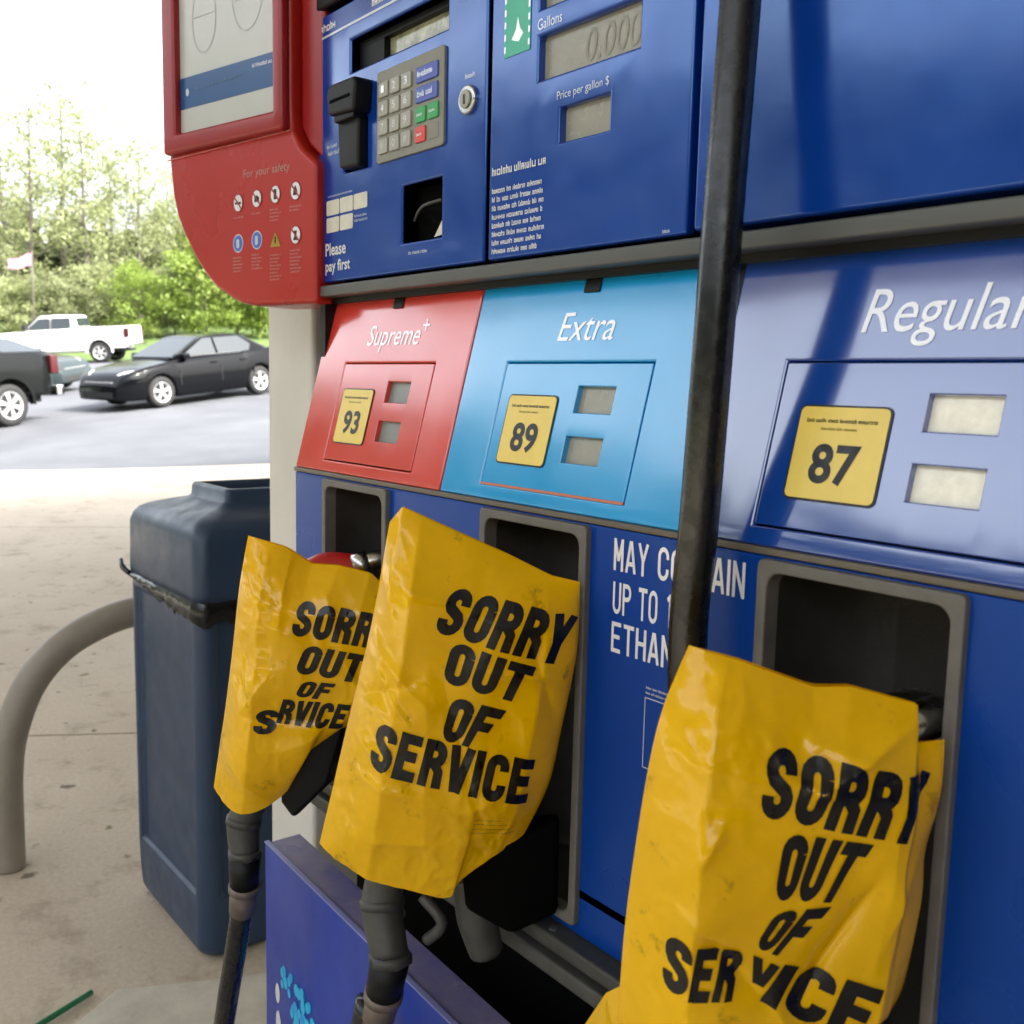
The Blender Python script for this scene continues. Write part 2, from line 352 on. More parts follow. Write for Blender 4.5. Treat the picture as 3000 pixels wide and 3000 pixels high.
m = bpy.data.materials.new('concrete'); m.use_nodes = True; MATS['concrete'] = m
n = m.node_tree.nodes; l = m.node_tree.links; p = n['Principled BSDF']; p.inputs['Roughness'].default_value = 0.8
tc = n.new('ShaderNodeTexCoord')
def noisenode(sc, det=6, ro=0.6):
    t = n.new('ShaderNodeTexNoise'); t.inputs['Scale'].default_value = sc; t.inputs['Detail'].default_value = det; t.inputs['Roughness'].default_value = ro
    l.new(tc.outputs['Object'], t.inputs['Vector']); return t
def ramp(src, stops):
    r = n.new('ShaderNodeValToRGB'); e = r.color_ramp.elements
    e[0].position, e[0].color = stops[0][0], (*stops[0][1], 1); e[1].position, e[1].color = stops[-1][0], (*stops[-1][1], 1)
    for s in stops[1:-1]: q = e.new(s[0]); q.color = (*s[1], 1)
    l.new(src.outputs['Fac'], r.inputs[0]); return r
def mul(a, b, f=1.0):
    x = n.new('ShaderNodeMixRGB'); x.blend_type = 'MULTIPLY'; x.inputs[0].default_value = f
    l.new(a.outputs[0], x.inputs[1]); l.new(b.outputs[0], x.inputs[2]); return x
base = ramp(noisenode(1.1), [(0.3, (0.50, 0.41, 0.305)), (0.7, (0.60, 0.505, 0.385))])
st = ramp(noisenode(4.5, 8, 0.7), [(0.30, (0.62, 0.58, 0.52)), (0.47, (1, 1, 1)), (1.0, (1, 1, 1))])
sp = ramp(noisenode(13, 3, 0.5), [(0.27, (0.32, 0.29, 0.26)), (0.335, (1, 1, 1)), (1.0, (1, 1, 1))])
fine = ramp(noisenode(70, 4, 0.7), [(0.3, (0.82, 0.82, 0.82)), (0.7, (1.05, 1.05, 1.05))])
fin = mul(mul(mul(base, st), sp), fine); l.new(fin.outputs[0], p.inputs['Base Color'])
bp = n.new('ShaderNodeBump'); bp.inputs['Strength'].default_value = 0.35; bp.inputs['Distance'].default_value = 0.004
l.new(noisenode(90, 6).outputs['Fac'], bp.inputs['Height']); l.new(bp.outputs[0], p.inputs['Normal'])
M_CONC = m
fore = struct(bpy.data.objects.new('forecourt', None)); link(fore)
AJ = [-14.6, -9.4, -4.2, 1.6, 6.8, 12.0, 17.2]; BJ = [-15.0, -10.0, -5.0, -0.4, 3.72, 9.0, 14.2]
for i in range(len(AJ) - 1):
    for j in range(len(BJ) - 1):
        k = 8; g = 0.008
        aa = [AJ[i] + g + (AJ[i + 1] - AJ[i] - 2 * g) * t / k for t in range(k + 1)]; bb = [BJ[j] + g + (BJ[j + 1] - BJ[j] - 2 * g) * t / k for t in range(k + 1)]
        nvs = [lot(a, b, 0.0) for a in aa for b in bb]; w = k + 1
        fs = [(q * w + r_, (q + 1) * w + r_, (q + 1) * w + r_ + 1, q * w + r_ + 1) for q in range(k) for r_ in range(k)]
        rim = [q * w for q in range(k + 1)] + [k * w + q for q in range(1, k + 1)] + [q * w + k for q in range(k - 1, -1, -1)] + [q for q in range(k - 1, 0, -1)]
        b0 = len(nvs); nvs += [(nvs[q][0], nvs[q][1], nvs[q][2] - 0.025) for q in rim]
        fs += [(rim[q], b0 + q, b0 + (q + 1) % len(rim), rim[(q + 1) % len(rim)]) for q in range(len(rim))]
        mesh_obj('slab', nvs, fs, M_CONC, fore)
M_PAD = mat('pad_concrete', (0.44, 0.40, 0.32), 0.85, col2=(0.62, 0.58, 0.47), vscale=7, bump=0.5, bscale=80)
pad = [(-2.06, 0.60), (-1.90, 0.36), (2.5, 0.30), (2.5, 1.35), (-1.78, 1.35), (-1.95, 0.83)]
struct(plate('island_pad', Frame((0, 0, 0), (1, 0, 0), (0, 1, 0), (0, 0, 1)), pad, -0.01, 0.012, M_PAD, bevel=0.004))

# ------------------------------------------------------------------ canopy with its column
can_ = empty('fuel_canopy', (-1.358, 0.735, 0)); tag(can_, 'pale square steel canopy column between the fuel pump and the blue trash can', 'canopy')
def rel(o, root):                                    # keep world place under a moved root
    o.matrix_parent_inverse = Matrix.Translation(root.location).inverted(); return o
rel(box('column', -1.432, -1.285, 0.66, 0.81, 0.0, 4.55, M_COLM, can_, bevel=0.008), can_)
rel(box('base_plate', -1.50, -1.22, 0.60, 0.87, 0.013, 0.03, M_COLM, can_, bevel=0.003), can_)
rel(box('deck', -8.6, 34.0, -3.6, 22.0, 4.55, 4.75, M_DECK, can_), can_)
rel(holed('fascia', Frame((0, 0, 0), (1, 0, 0), (0, 1, 0), (0, 0, 1)), -8.7, 34.1, -3.7, 22.1, [(-8.605, 34.005, -3.605, 22.005)], 4.45, 5.35, M_DECK, can_), can_)

st_ = empty('added_store_blocker', (10, 8, 0)); tag(st_, 'unseen store block added to darken the shaded side of the pumps', 'light_blocker')  # added out of view to block light and darken the shaded side
rel(holed('blocker_wall', Frame((9.0, 0, 0), (0, -1, 0), (0, 0, 1), (-1, 0, 0)), -22.0, 7.0, 0.0, 4.3, [(-20 + 3.6 * i, -17.2 + 3.6 * i, 0.5, 2.9) for i in range(7)], -0.25, 0.0, mat('blocker_brick', (0.16, 0.09, 0.06), 0.85, var=0.2, vscale=6), st_), st_)
for i in range(7): rel(box('blocker_window', 9.10, 9.14, 17.15 - 3.6 * i, 20.05 - 3.6 * i, 0.45, 2.95, mat('blocker_glass', (0.02, 0.024, 0.026), 0.05), st_), st_)

# ------------------------------------------------------------------ fuel dispenser
D = empty('fuel_dispenser', (0, 0, 0)); tag(D, 'blue fuel dispenser with red screen wing and three grade panels', 'fuel dispenser')
XL, XR = -1.116, 0.30
box('cabinet', XL + 0.004, XR, 0.635, 1.10, 0.012, 2.1, M_VOID, D)
box('side_frame', XL, XL + 0.012, 0.584, 0.64, 0.83, 1.412, M_BLACK, D)
# upper doors
pd = holed('payment_door', FU, -1.113, -0.783, 1.4145, 1.716, [(-1.038, -0.847, 1.640, 1.675), (-0.928, -0.854, 1.4445, 1.503), (-1.052, -1.0, 1.534, 1.586)], -0.005, 0.0, M_BLUE, D, bevel=0.0025)
dd = holed('display_door', FU, -0.776, -0.5285, 1.4145, 2.0, [(-0.708, -0.585, 1.562, 1.5985), (-0.678, -0.6165, 1.5055, 1.534), (-0.708, -0.585, 1.621, 1.66)], -0.011, 0.0, M_BLUE, D, bevel=0.0025)
sd = plate('side_door', FU, rect(-0.5215, XR, 1.4155, 2.0), -0.05, 0.001, M_BLUE, D, bevel=0.0035)
plate('door_header', FU, rect(-1.113, -0.783, 1.722, 2.0), -0.05, 0.004, M_BLACK, D, bevel=0.004)
plate('rail', FU, rect(XL, XR, 1.3975, 1.4105), -0.045, 0.006, M_RAIL, D, bevel=0.002)
plate('rail_shade_strip', FU, rect(XL + .012, XR, 1.391, 1.3972), -0.045, -0.012, M_BLACK, D)  # black strip standing in for the shade under the rail
# payment door fittings
box('message_display', -1.036, -0.849, 0.600, 0.604, 1.638, 1.668, M_LCDG, D)
plate('display_shroud', FU, rect(-1.0375, -0.8475, 1.6680, 1.6745), -0.03, -0.012, M_BLACK, D)
plate('display_shroud', FU, rect(-1.0375, -0.985, 1.6405, 1.6675), -0.03, -0.012, M_BLACK, D)
kp = plate('keypad', FU, rrect(-0.975, -0.848, 1.5315, 1.6255, 0.004), -0.002, 0.003, M_KPAD, D, bevel=0.0012)
DIG = ['1', '2', '3', '4', '5', '6', '7', '8', '9', '*', '0', '#']
for r_ in range(4):
    for c in range(3):
        a = -0.968 + c * 0.0225; b = 1.5975 - r_ * 0.0192
        plate('key', FU, rrect(a, a + 0.0185, b, b + 0.0155, 0.002), 0.002, 0.0055, M_KEY, kp, bevel=0.001)
        lettering('key_mark', FU, DIG[r_ * 3 + c], a + 0.0065, a + 0.0125, b + 0.004, b + 0.0115, M_WHITE, kp, d=0.0061)
for r_ in range(4):
    for c in range(2):
        a = -0.8965 + c * 0.0225; b = 1.5975 - r_ * 0.0192
        mm = [M_KBLU, M_KBLU, M_KGRN, (M_KRED, M_KPAD)[c]][r_]
        if r_ < 2 and c == 1: continue
        a1 = a + (0.0395 if r_ < 2 else 0.0185)
        plate('function_key', FU, rrect(a, a1, b, b + 0.0155, 0.002), 0.002, 0.0050 if mm is not M_KPAD else 0.0036, mm, kp, bevel=0.001)
        if r_ < 2: dashes('key_print', FU, a + 0.005, a1 - 0.005, b + 0.005, 0.006, M_PALE, kp, d=0.0058, seed=r_)
        elif mm is not M_KPAD: dashes('key_print', FU, a + 0.004, a + 0.0145, b + 0.006, 0.003, M_WHITE, kp, d=0.0058, seed=9)
cr = plate('card_reader', FU, [(-1.050, 1.592), (-0.992, 1.588), (-0.988, 1.618), (-0.993, 1.624), (-1.047, 1.625), (-1.053, 1.617)], -0.004, 0.022, M_BLACK, D, bevel=0.005)
plate('reader_throat', FU, [(-1.046, 1.536), (-1.003, 1.534), (-1.002, 1.588), (-1.05, 1.590)], -0.03, 0.010, M_BLACK, D, bevel=0.004)
plate('reader_lip', FU, rrect(-1.045, -1.0, 1.584, 1.594, 0.003), 0.0, 0.017, M_BLACK, cr, bevel=0.002)
plate('reader_slot', FU, rect(-1.043, -1.0, 1.604, 1.607), 0.0215, 0.0228, M_VOID, cr)
dashes('card_mark', FU, -1.088, -1.062, 1.558, 0.005, M_PALE, pd, seed=3); dashes('card_mark', FU, -1.090, -1.066, 1.566, 0.004, M_PALE, pd, seed=4)
lk = plate('lock', FU, disc(-0.809, 1.566, 0.0135, n=24), -0.002, 0.0045, M_STEEL, D, bevel=0.002)
plate('lock_plug', FU, disc(-0.809, 1.566, 0.0085, n=24), 0.004, 0.0065, M_KEY, lk, bevel=0.001); plate('keyhole', FU, rect(-0.8105, -0.8075, 1.561, 1.570), 0.006, 0.0069, M_INK, lk)
dashes('lock_print', FU, -0.816, -0.800, 1.586, 0.0045, M_PALE, pd, seed=5)
for r_, c in ((0, 0), (0, 1), (0, 2), (1, 0), (1, 1)):
    a = -1.0917 + c * 0.0318; b = 1.4905 - r_ * 0.0195
    plate('card_sticker', FU, rrect(a, a + 0.0300, b, b + 0.0168, 0.002), 0.0002, 0.0006, M_KEY if False else mat('card_sticker', (0.62, 0.60, 0.50), 0.4, var=0.08, vscale=90), pd)
dashes('small_print', FU, -1.026, -0.998, 1.482, 0.003, M_PALE, pd, seed=6); dashes('small_print', FU, -1.026, -0.996, 1.477, 0.003, M_PALE, pd, seed=7)
dashes('small_print', FU, -1.088, -1.03, 1.511, 0.0022, M_PALE, pd, seed=17)
lettering('lettering', FU, 'Please', -1.0943, -1.046, 1.4445, 1.4590, M_WHITE, pd, bold=0.02)
lettering('lettering', FU, 'pay first', -1.0943, -1.036, 1.4225, 1.4395, M_WHITE, pd, bold=0.02)
dashes('small_print', FU, -0.913, -0.876, 1.4315, 0.0035, M_PALE, pd, seed=8)
plate('header_line', FU, rect(-1.108, -0.787, 1.690, 1.6925), 0.0002, 0.0006, M_PALE, pd); dashes('header_print', FU, -1.106, -1.062, 1.697, 0.009, M_WHITE, pd, seed=11, gap=0.12); dashes('header_print', FU, -0.99, -0.80, 1.697, 0.009, M_WHITE, pd, seed=12, gap=0.15)
box('receipt_chute', -0.927, -0.855, 0.6, 0.606, 1.445, 1.5025, M_VOID, D)
rc = mesh_obj('receipt', [(-0.878, 0.588, 1.447), (-0.857, 0.583, 1.447), (-0.857, 0.589, 1.472), (-0.866, 0.594, 1.466)], [(0, 1, 2, 3)], mat('paper', (0.62, 0.58, 0.52), 0.6), D)
tube('receipt_cutter', [(-0.918, 0.590, 1.468), (-0.895, 0.585, 1.479), (-0.862, 0.586, 1.482)], 0.0018, M_NGREY, D, n=8)
# display door fittings
def display(F, a0, a1, b0, b1, m_, parent, depth=-0.008, name='display_glass'):
    return plate(name, F, rect(a0 - .001, a1 + .001, b0 - .001, b1 + .001), depth - 0.003, depth, m_, parent)
for i, (a0, a1, b0, b1) in enumerate(((-0.708, -0.585, 1.562, 1.5985), (-0.678, -0.6165, 1.5055, 1.534), (-0.708, -0.585, 1.621, 1.66))): display(FU, a0, a1, b0, b1, M_LCD, dd)
lettering('display_digits', FU, '0.000', -0.655, -0.590, 1.567, 1.593, M_LCDD, dd, shear=0.15, d=-0.0075)
lettering('lettering', FU, 'Gallons', -0.709, -0.677, 1.6035, 1.6125, M_PALE, dd)
lettering('lettering', FU, 'Price per gallon $', -0.681, -0.617, 1.5385, 1.5475, M_PALE, dd)
gs = plate('safety_sticker', FU, rect(-0.756, -0.719, 1.591, 1.70), 0.0002, 0.0007, M_TEAL, dd)
for i in range(7):
    for a in (-0.7556, -0.7218): plate('sticker_dash', FU, rect(a, a + 0.0024, 1.595 + i * 0.0105, 1.6005 + i * 0.0105), 0.0007, 0.0010, M_WHITE, dd)
plate('sticker_mark', FU, [(-0.745, 1.6045), (-0.735, 1.601), (-0.7285, 1.607), (-0.733, 1.612), (-0.7365, 1.622), (-0.739, 1.612)], 0.0007, 0.0010, M_WHITE, dd)
dashes('notice_heading', FU, -0.7705, -0.693, 1.4905, 0.0075, M_WHITE, dd, seed=20, gap=0.12)
for i in range(8): dashes('notice_line', FU, -0.7700 + 0.0002 * i, -0.693 if i < 7 else -0.703, 1.4745 - i * 0.0078, 0.0048, M_WHITE, dd, seed=30 + i, gap=0.3)
dashes('small_print', FU, -0.552, -0.542, 1.4175, 0.0025, M_PALE, dd, seed=50)
# grade panels
def grade(nm, a0, a1, top, m_, r0, st0, d0, digits, word, w0, w1, lcd, stw, lab, capb=(0.147, 0.176)):
    rw0, rw1 = r0
    g = holed('grade_panel', FS, a0, a1, 0.0, top, [(rw0, rw1, 0.0135, 0.1285)], -0.012, 0.0, m_, D, bevel=0.002)
    g['label'] = lab
    hs = [(d0, d0 + 0.0455, 0.0845, 0.1075), (d0 - 0.002, d0 + 0.0435, 0.0410, 0.0640)]
    holed('access_plate', FS, rw0 + 0.0011, rw1 - 0.0011, 0.0146, 0.1274, hs, -0.012, -0.0002, m_, g, bevel=0.0009)
    plate('gasket', FS, rect(rw0 - 0.004, rw1 + 0.004, 0.010, 0.132), -0.016, -0.0125, M_BLACK, g)
    for h_ in hs: display(FS, *h_, lcd, g, depth=-0.006, name='price_display')
    plate('octane_sticker', FS, rrect(st0 - 0.0014, st0 + 0.0669, 0.0340, 0.0984, 0.005), 0.0, 0.0007, M_INK, g)
    plate('octane_face', FS, rrect(st0, st0 + 0.0655, 0.0355, 0.0970, 0.004), 0.0007, 0.0011, M_YST, g)
    lettering('octane_number', FS, digits, st0 + 0.015, st0 + 0.0505, 0.0455, 0.0725, M_INK, g, bold=0.03, d=0.0014)
    dashes('octane_print', FS, st0 + 0.006, st0 + 0.059, 0.0865, 0.0028, M_INK, g, d=0.0014, seed=1, gap=0.15); dashes('octane_print', FS, st0 + 0.018, st0 + 0.046, 0.0815, 0.0020, mat('grey_ink', (0.25, 0.19, 0.04), 0.5), g, d=0.0014, seed=2)
    lettering('lettering', FS, word, w0, w1, *capb, M_WHITE, g, shear=0.2, d=0.0005)
    if nm != 'r': plate('latch_tab', FS, rect((a0 + a1) / 2 - 0.008, (a0 + a1) / 2 + 0.012, top - 0.014, top - 0.001), 0.0, 0.002, M_BLACK, g, bevel=0.001)
    return g
g1 = grade('s', -1.1155, -0.8085, 0.2035, M_SUP, (-1.051, -0.864), -1.0365, -0.9470, '93', 'Supreme', -1.010, -0.903, M_LCDGREY, 0.066, 'red Supreme grade panel with 93 octane sticker', (0.1405, 0.1715))
lettering('lettering', FS, '+', -0.9015, -0.8890, 0.1625, 0.1755, M_WHITE, g1, d=0.0005)
g2 = grade('e', -0.8065, -0.4935, 0.2035, M_EXTRA, (-0.745, -0.557), -0.7275, -0.6395, '89', 'Extra', -0.680, -0.610, M_LCD, 0.066, 'cyan Extra grade panel with 89 octane sticker', (0.147, 0.1725))
plate('orange_reflection', FS, rect(-0.744, -0.558, 0.0128, 0.0150), -0.002, 0.0004, M_ORANGE, g2)  # painted strip for the orange reflection in the plate gap
g3 = grade('r', -0.4870, -0.1740, 0.2035, M_REG, (-0.432, -0.244), -0.4110, -0.3235, '87', 'Regular', -0.3795, -0.268, M_LCDGLARE, 0.066, 'pale glaring blue Regular grade panel with 87 octane sticker', (0.1375, 0.1755))
plate('grade_spacer', FS, rect(-0.4932, -0.4873, 0.0, 0.2035), -0.012, -0.002, M_BLACK, D)
plate('grade_end_panel', FS, rect(-0.1715, XR, 0.0, 0.2035), -0.012, 0.0, M_BLUE, D, bevel=0.002)
plate('lower_trim', FL, rect(XL, XR, 1.1905, 1.1955), -0.03, 0.002, mat('trim_bronze', (0.12, 0.10, 0.075), 0.4), D, bevel=0.001)
# lower panel with the three nozzle boots
boots = [(-1.038, -0.897), (-0.733, -0.5885), (-0.4192, -0.2745)]
ZB0, ZB1 = 0.846, 1.1886
lp = holed('lower_panel', FL, XL, XR, 0.8765, 1.190, [(b0 + .004, b1 - .004, 0.87, ZB1 - 0.004) for b0, b1 in boots], -0.02, 0.0, M_BLUE2, D, bevel=0.0015)
lk2 = holed('kick_panel', FL, XL, XR, 0.8375, 0.8745, [(b0 + .004, b1 - .004, ZB0 + .004, 0.88) for b0, b1 in boots], -0.02, 0.0, M_BLUE2, D, bevel=0.0015)
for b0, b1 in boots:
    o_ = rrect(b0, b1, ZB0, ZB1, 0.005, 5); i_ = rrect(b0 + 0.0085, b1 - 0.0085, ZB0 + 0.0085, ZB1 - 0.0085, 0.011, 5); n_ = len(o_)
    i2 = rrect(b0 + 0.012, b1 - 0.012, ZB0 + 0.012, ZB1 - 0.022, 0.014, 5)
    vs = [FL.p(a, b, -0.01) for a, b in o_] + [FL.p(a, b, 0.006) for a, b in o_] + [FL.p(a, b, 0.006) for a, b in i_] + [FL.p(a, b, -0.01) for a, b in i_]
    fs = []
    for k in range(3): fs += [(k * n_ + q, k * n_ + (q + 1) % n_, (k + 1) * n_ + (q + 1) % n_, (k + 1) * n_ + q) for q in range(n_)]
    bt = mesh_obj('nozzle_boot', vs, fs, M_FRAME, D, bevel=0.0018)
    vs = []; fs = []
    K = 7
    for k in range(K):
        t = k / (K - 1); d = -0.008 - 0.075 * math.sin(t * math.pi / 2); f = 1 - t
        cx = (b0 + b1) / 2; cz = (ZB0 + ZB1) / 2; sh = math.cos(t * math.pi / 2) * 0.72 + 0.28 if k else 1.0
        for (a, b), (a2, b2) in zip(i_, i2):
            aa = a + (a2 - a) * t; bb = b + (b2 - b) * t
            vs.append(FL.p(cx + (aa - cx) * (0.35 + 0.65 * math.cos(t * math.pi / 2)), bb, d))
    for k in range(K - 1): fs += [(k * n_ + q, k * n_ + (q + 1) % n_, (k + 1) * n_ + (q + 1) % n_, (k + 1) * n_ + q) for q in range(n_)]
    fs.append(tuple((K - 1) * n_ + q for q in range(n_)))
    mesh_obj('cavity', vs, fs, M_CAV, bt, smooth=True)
block_lettering('lettering', FL, 'MAY CONTAIN', -0.5615, -0.4325, 1.157, 1.1825, M_WHITE, lp)
block_lettering('lettering', FL, 'UP TO 10%', -0.5610, -0.4740, 1.1225, 1.1480, M_WHITE, lp)
block_lettering('lettering', FL, 'ETHANOL', -0.5612, -0.4690, 1.0915, 1.1160, M_WHITE, lp)
for a0, a1, b0, b1 in ((-0.522, -0.4625, 1.0635, 1.0642), (-0.522, -0.5213, 1.008, 1.0642), (-0.4632, -0.4625, 1.008, 1.0642), (-0.522, -0.4625, 1.008, 1.0087)): plate('notice_border', FL, rect(a0, a1, b0, b1), 0.0002, 0.0006, M_PALE, lp)
dashes('small_print', FL, -0.521, -0.468, 1.067, 0.0022, M_PALE, lp, seed=60); dashes('small_print', FL, -0.521, -0.474, 1.071, 0.0022, M_PALE, lp, seed=61)
# ledge below the panel and the open bay
plate('ledge', FL, rect(XL + .05, XR, 0.822, 0.8365), -0.06, 0.018, M_NGREY, D, bevel=0.003)
plate('ledge_rail', FL, rect(XL + .05, XR, 0.804, 0.8195), -0.06, 0.024, M_NGREY, D, bevel=0.003)
for i in range(8): plate('ledge_screw', Frame((0, 0, 0.8365), (1, 0, 0), (0, 1, 0), (0, 0, 1)), disc(-1.0 + i * 0.13, 0.541, 0.004, n=10), 0, 0.0015, M_RAIL, D)
# trough in front of the bay
def ytr(x): return 0.507 - 0.045 * (x + 1.116)
xa, xb = XL, XR
def slabq(name, x0, x1, o0, o1, z0, z1, m_, par, bevel=0.0):
    vs = [(x, ytr(x) + o, z) for x in (x0, x1) for o in (o0, o1) for z in (z0, z1)]
    return mesh_obj(name, vs, [(0, 1, 3, 2), (4, 6, 7, 5), (0, 4, 5, 1), (2, 3, 7, 6), (0, 2, 6, 4), (1, 5, 7, 3)], m_, par, bevel=bevel)
tr = slabq('trough', xa, xb, 0.0, 0.004, 0.014, 0.7285, M_TROUGH, D, bevel=0.0012)
slabq('trough_rim', xa, xb, 0.0045, 0.047, 0.722, 0.7275, M_TRTOP, tr, bevel=0.0012)
slabq('trough_edge', xa, xb, -0.0012, 0.0052, 0.7288, 0.7305, mat('edge_pale', (0.22, 0.24, 0.5), 0.35), tr, bevel=0.0006)  # paler strip along the outer edge of the trough
slabq('trough_back', xa, xb, 0.042, 0.047, 0.5, 0.7215, M_VOID, tr)
FT = Frame((XL, 0.507, 0), (1, -0.045, 0), (0, 0, 1), (-0.045, -1, 0))
rnd = random.Random(4)
for i in range(52):
    t = i / 51; ang = rnd.uniform(-0.4, 1.9); rad = 0.015 + 0.075 * rnd.random() ** 0.7
    a = 0.098 + rad * math.cos(ang + 0.5) * 0.9; b = 0.520 + rad * math.sin(ang + 0.3) * 0.8
    if a < 0.05: continue
    rr = 0.0048 + 0.0062 * rnd.random() * (1.2 - rad / 0.1)
    plate('droplet', FT, disc(a, b, rr * 0.9, rr * 1.2, 10), 0.0003, 0.0007 + 0.00002 * i, rnd.choice((M_DBLUE, M_DCYAN, M_DCYAN)), tr)
for a, b, w_, h_ in ((0.038, 0.548, 0.0065, 0.013), (0.040, 0.508, 0.0075, 0.018), (0.05, 0.472, 0.007, 0.014), (0.066, 0.487, 0.007, 0.01)): plate('droplet', FT, disc(a, b, w_, h_, 12), 0.0003, 0.0007, M_WHITE, tr)

# red screen wing
OUT = [(0.0472, 1.3895), (0.0472, 1.5510), (0.0187, 1.5720), (0.0035, 1.5935), (0.0005, 1.62), (0.0005, 2.0), (-0.262, 2.0), (-0.2585, 1.62), (-0.2560, 1.58), (-0.2500, 1.541), (-0.240, 1.513), (-0.2262, 1.4905), (-0.206, 1.464), (-0.1849, 1.441), (-0.168, 1.4265), (-0.150, 1.4145), (-0.1159, 1.3992), (-0.095, 1.3935), (-0.0719, 1.3905)][::-1]
OUT = OUT[::-1] if False else OUT
def ccw(P):
    A = sum(P[i][0] * P[(i + 1) % len(P)][1] - P[(i + 1) % len(P)][0] * P[i][1] for i in range(len(P)))
    return P if A > 0 else P[::-1]
wing = plate('screen_wing', FM, ccw([p_ for p_ in OUT]), -0.07, 0.0, M_RED, D, bevel=0.006)
wing['label'] = 'red plastic screen wing with safety pictograms'
plate('wing_bevel', FM, ccw([(0.0475, 1.553), (0.0475, 2.0), (0.004, 2.0), (0.004, 1.598), (0.019, 1.575)]), -0.07, -0.012, M_RED2, wing, bevel=0.006)
holed('bezel', FM, -0.252, -0.001, 1.592, 1.98, [(-0.2225, -0.020, 1.6163, 1.95)], -0.002, 0.012, M_RED2, wing, bevel=0.005)
plate('wing_groove', FM, ccw([(-0.2555, 1.5868), (0.002, 1.5918), (0.002, 1.5935), (-0.2555, 1.5888)]), 0.0, 0.0022, mat('edge_pink', (0.6, 0.16, 0.14), 0.3), wing, bevel=0.0008)
plate('screen', FM, rect(-0.2240, -0.0185, 1.615, 1.95), 0.0005, 0.002, M_SCREEN, wing)
plate('screen_band', FM, rect(-0.2225, -0.020, 1.6475, 1.6865), 0.002, 0.0026, M_BAND, wing)
dashes('band_print', FM, -0.068, -0.028, 1.6745, 0.005, M_PALE, wing, d=0.003, seed=70, gap=0.15); dashes('band_print', FM, -0.19, -0.09, 1.668, 0.004, mat('band_faint', (0.05, 0.13, 0.28), 0.3), wing, d=0.003, seed=71)
plate('band_mark', FM, disc(-0.206, 1.6675, 0.0035, 0.005, 10), 0.0026, 0.003, M_PALE, wing)
def ring2(a, b, ra, rb, w, name, m_):
    n_ = 28; o_ = disc(a, b, ra, rb, n_); i_ = disc(a, b, ra - w, rb - w, n_)
    mesh_obj(name, [FM.p(x, y, 0.0024) for x, y in o_] + [FM.p(x, y, 0.0024) for x, y in i_], [(q, (q + 1) % n_, n_ + (q + 1) % n_, n_ + q) for q in range(n_)], m_, wing)
ring2(-0.168, 1.752, 0.026, 0.042, 0.0012, 'screen_outline', M_OUTL); ring2(-0.078, 1.762, 0.030, 0.042, 0.0012, 'screen_outline', M_OUTL)
for a, b, w_ in ((-0.190, 1.7555, 0.045), (-0.102, 1.7585, 0.045)): plate('screen_rule', FM, rect(a, a + w_, b, b + 0.001), 0.0021, 0.0025, M_OUTL, wing)
lettering('lettering', FM, 'For your safety', -0.0911, -0.0005, 1.5445, 1.5575, M_PINKP, wing)
ICON = [(-0.1026, 1.5184), (-0.0646, 1.5203), (-0.0281, 1.522), (0.0103, 1.5224), (-0.1035, 1.4690), (-0.0653, 1.4706), (-0.0287, 1.4680), (0.01, 1.4712)]
M_IBLUE = mat('icon_blue', (0.05, 0.13, 0.5), 0.4); M_IYEL = mat('icon_yellow', (0.35, 0.26, 0.01), 0.4); M_IRED = mat('icon_red', (0.3, 0.02, 0.02), 0.4)
for i, (a, b) in enumerate(ICON):
    if i == 6:
        plate('pictogram', FM, [(a - 0.010, b - 0.008), (a + 0.010, b - 0.008), (a, b + 0.010)], 0.0, 0.0006, M_IYEL, wing); plate('pictogram_mark', FM, rect(a - 0.001, a + 0.001, b - 0.004, b + 0.004), 0.0006, 0.0010, M_INK, wing)
    elif i in (4, 5):
        plate('pictogram', FM, disc(a, b, 0.0105, 0.0115, 18), 0.0, 0.0006, M_PALE, wing); plate('pictogram_face', FM, disc(a, b, 0.0088, 0.0098, 18), 0.0006, 0.0009, M_IBLUE, wing); plate('pictogram_mark', FM, rrect(a - 0.003, a + 0.003, b - 0.006, b + 0.005, 0.002), 0.0009, 0.0012, M_PALE, wing)
    else:
        plate('pictogram', FM, disc(a, b, 0.0100, 0.0115, 18), 0.0, 0.0006, M_IRED, wing); plate('pictogram_face', FM, disc(a, b, 0.0085, 0.0100, 18), 0.0006, 0.0009, M_WHITE, wing); plate('pictogram_mark', FM, [[(a - 0.006, b - 0.0015), (a + 0.006, b - 0.0015), (a + 0.006, b + 0.0012), (a - 0.006, b + 0.0012)], [(a - 0.004, b - 0.004), (a + 0.005, b - 0.004), (a + 0.005, b + 0.001), (a + 0.001, b + 0.004), (a - 0.004, b + 0.003)], [(a - 0.0025, b - 0.006), (a + 0.0025, b - 0.006), (a + 0.0025, b + 0.006), (a - 0.0025, b + 0.006)], [(a - 0.004, b - 0.005), (a + 0.004, b - 0.005), (a + 0.003, b + 0.001), (a, b + 0.0065), (a - 0.0035, b + 0.001)], None, None, None, [(a - 0.004, b - 0.006), (a + 0.004, b - 0.006), (a + 0.0015, b), (a + 0.003, b + 0.005), (a - 0.003, b + 0.005), (a - 0.0015, b)]][i], 0.0009, 0.0012, M_INK, wing)
        plate('pictogram_slash', FM, [(a - 0.0072, b + 0.0062), (a - 0.0058, b + 0.0076), (a + 0.0072, b - 0.0062), (a + 0.0058, b - 0.0076)][::-1], 0.0012, 0.0014, M_IRED, wing)
    for k in range((1, 1, 4, 2, 5, 5, 8, 7)[i]): dashes('caption', FM, a - 0.011, a + 0.011 - 0.003 * ((k * 7 + i) % 3), b - 0.0185 - k * 0.0042, 0.0022, M_PINKP, wing, seed=100 + i * 10 + k)
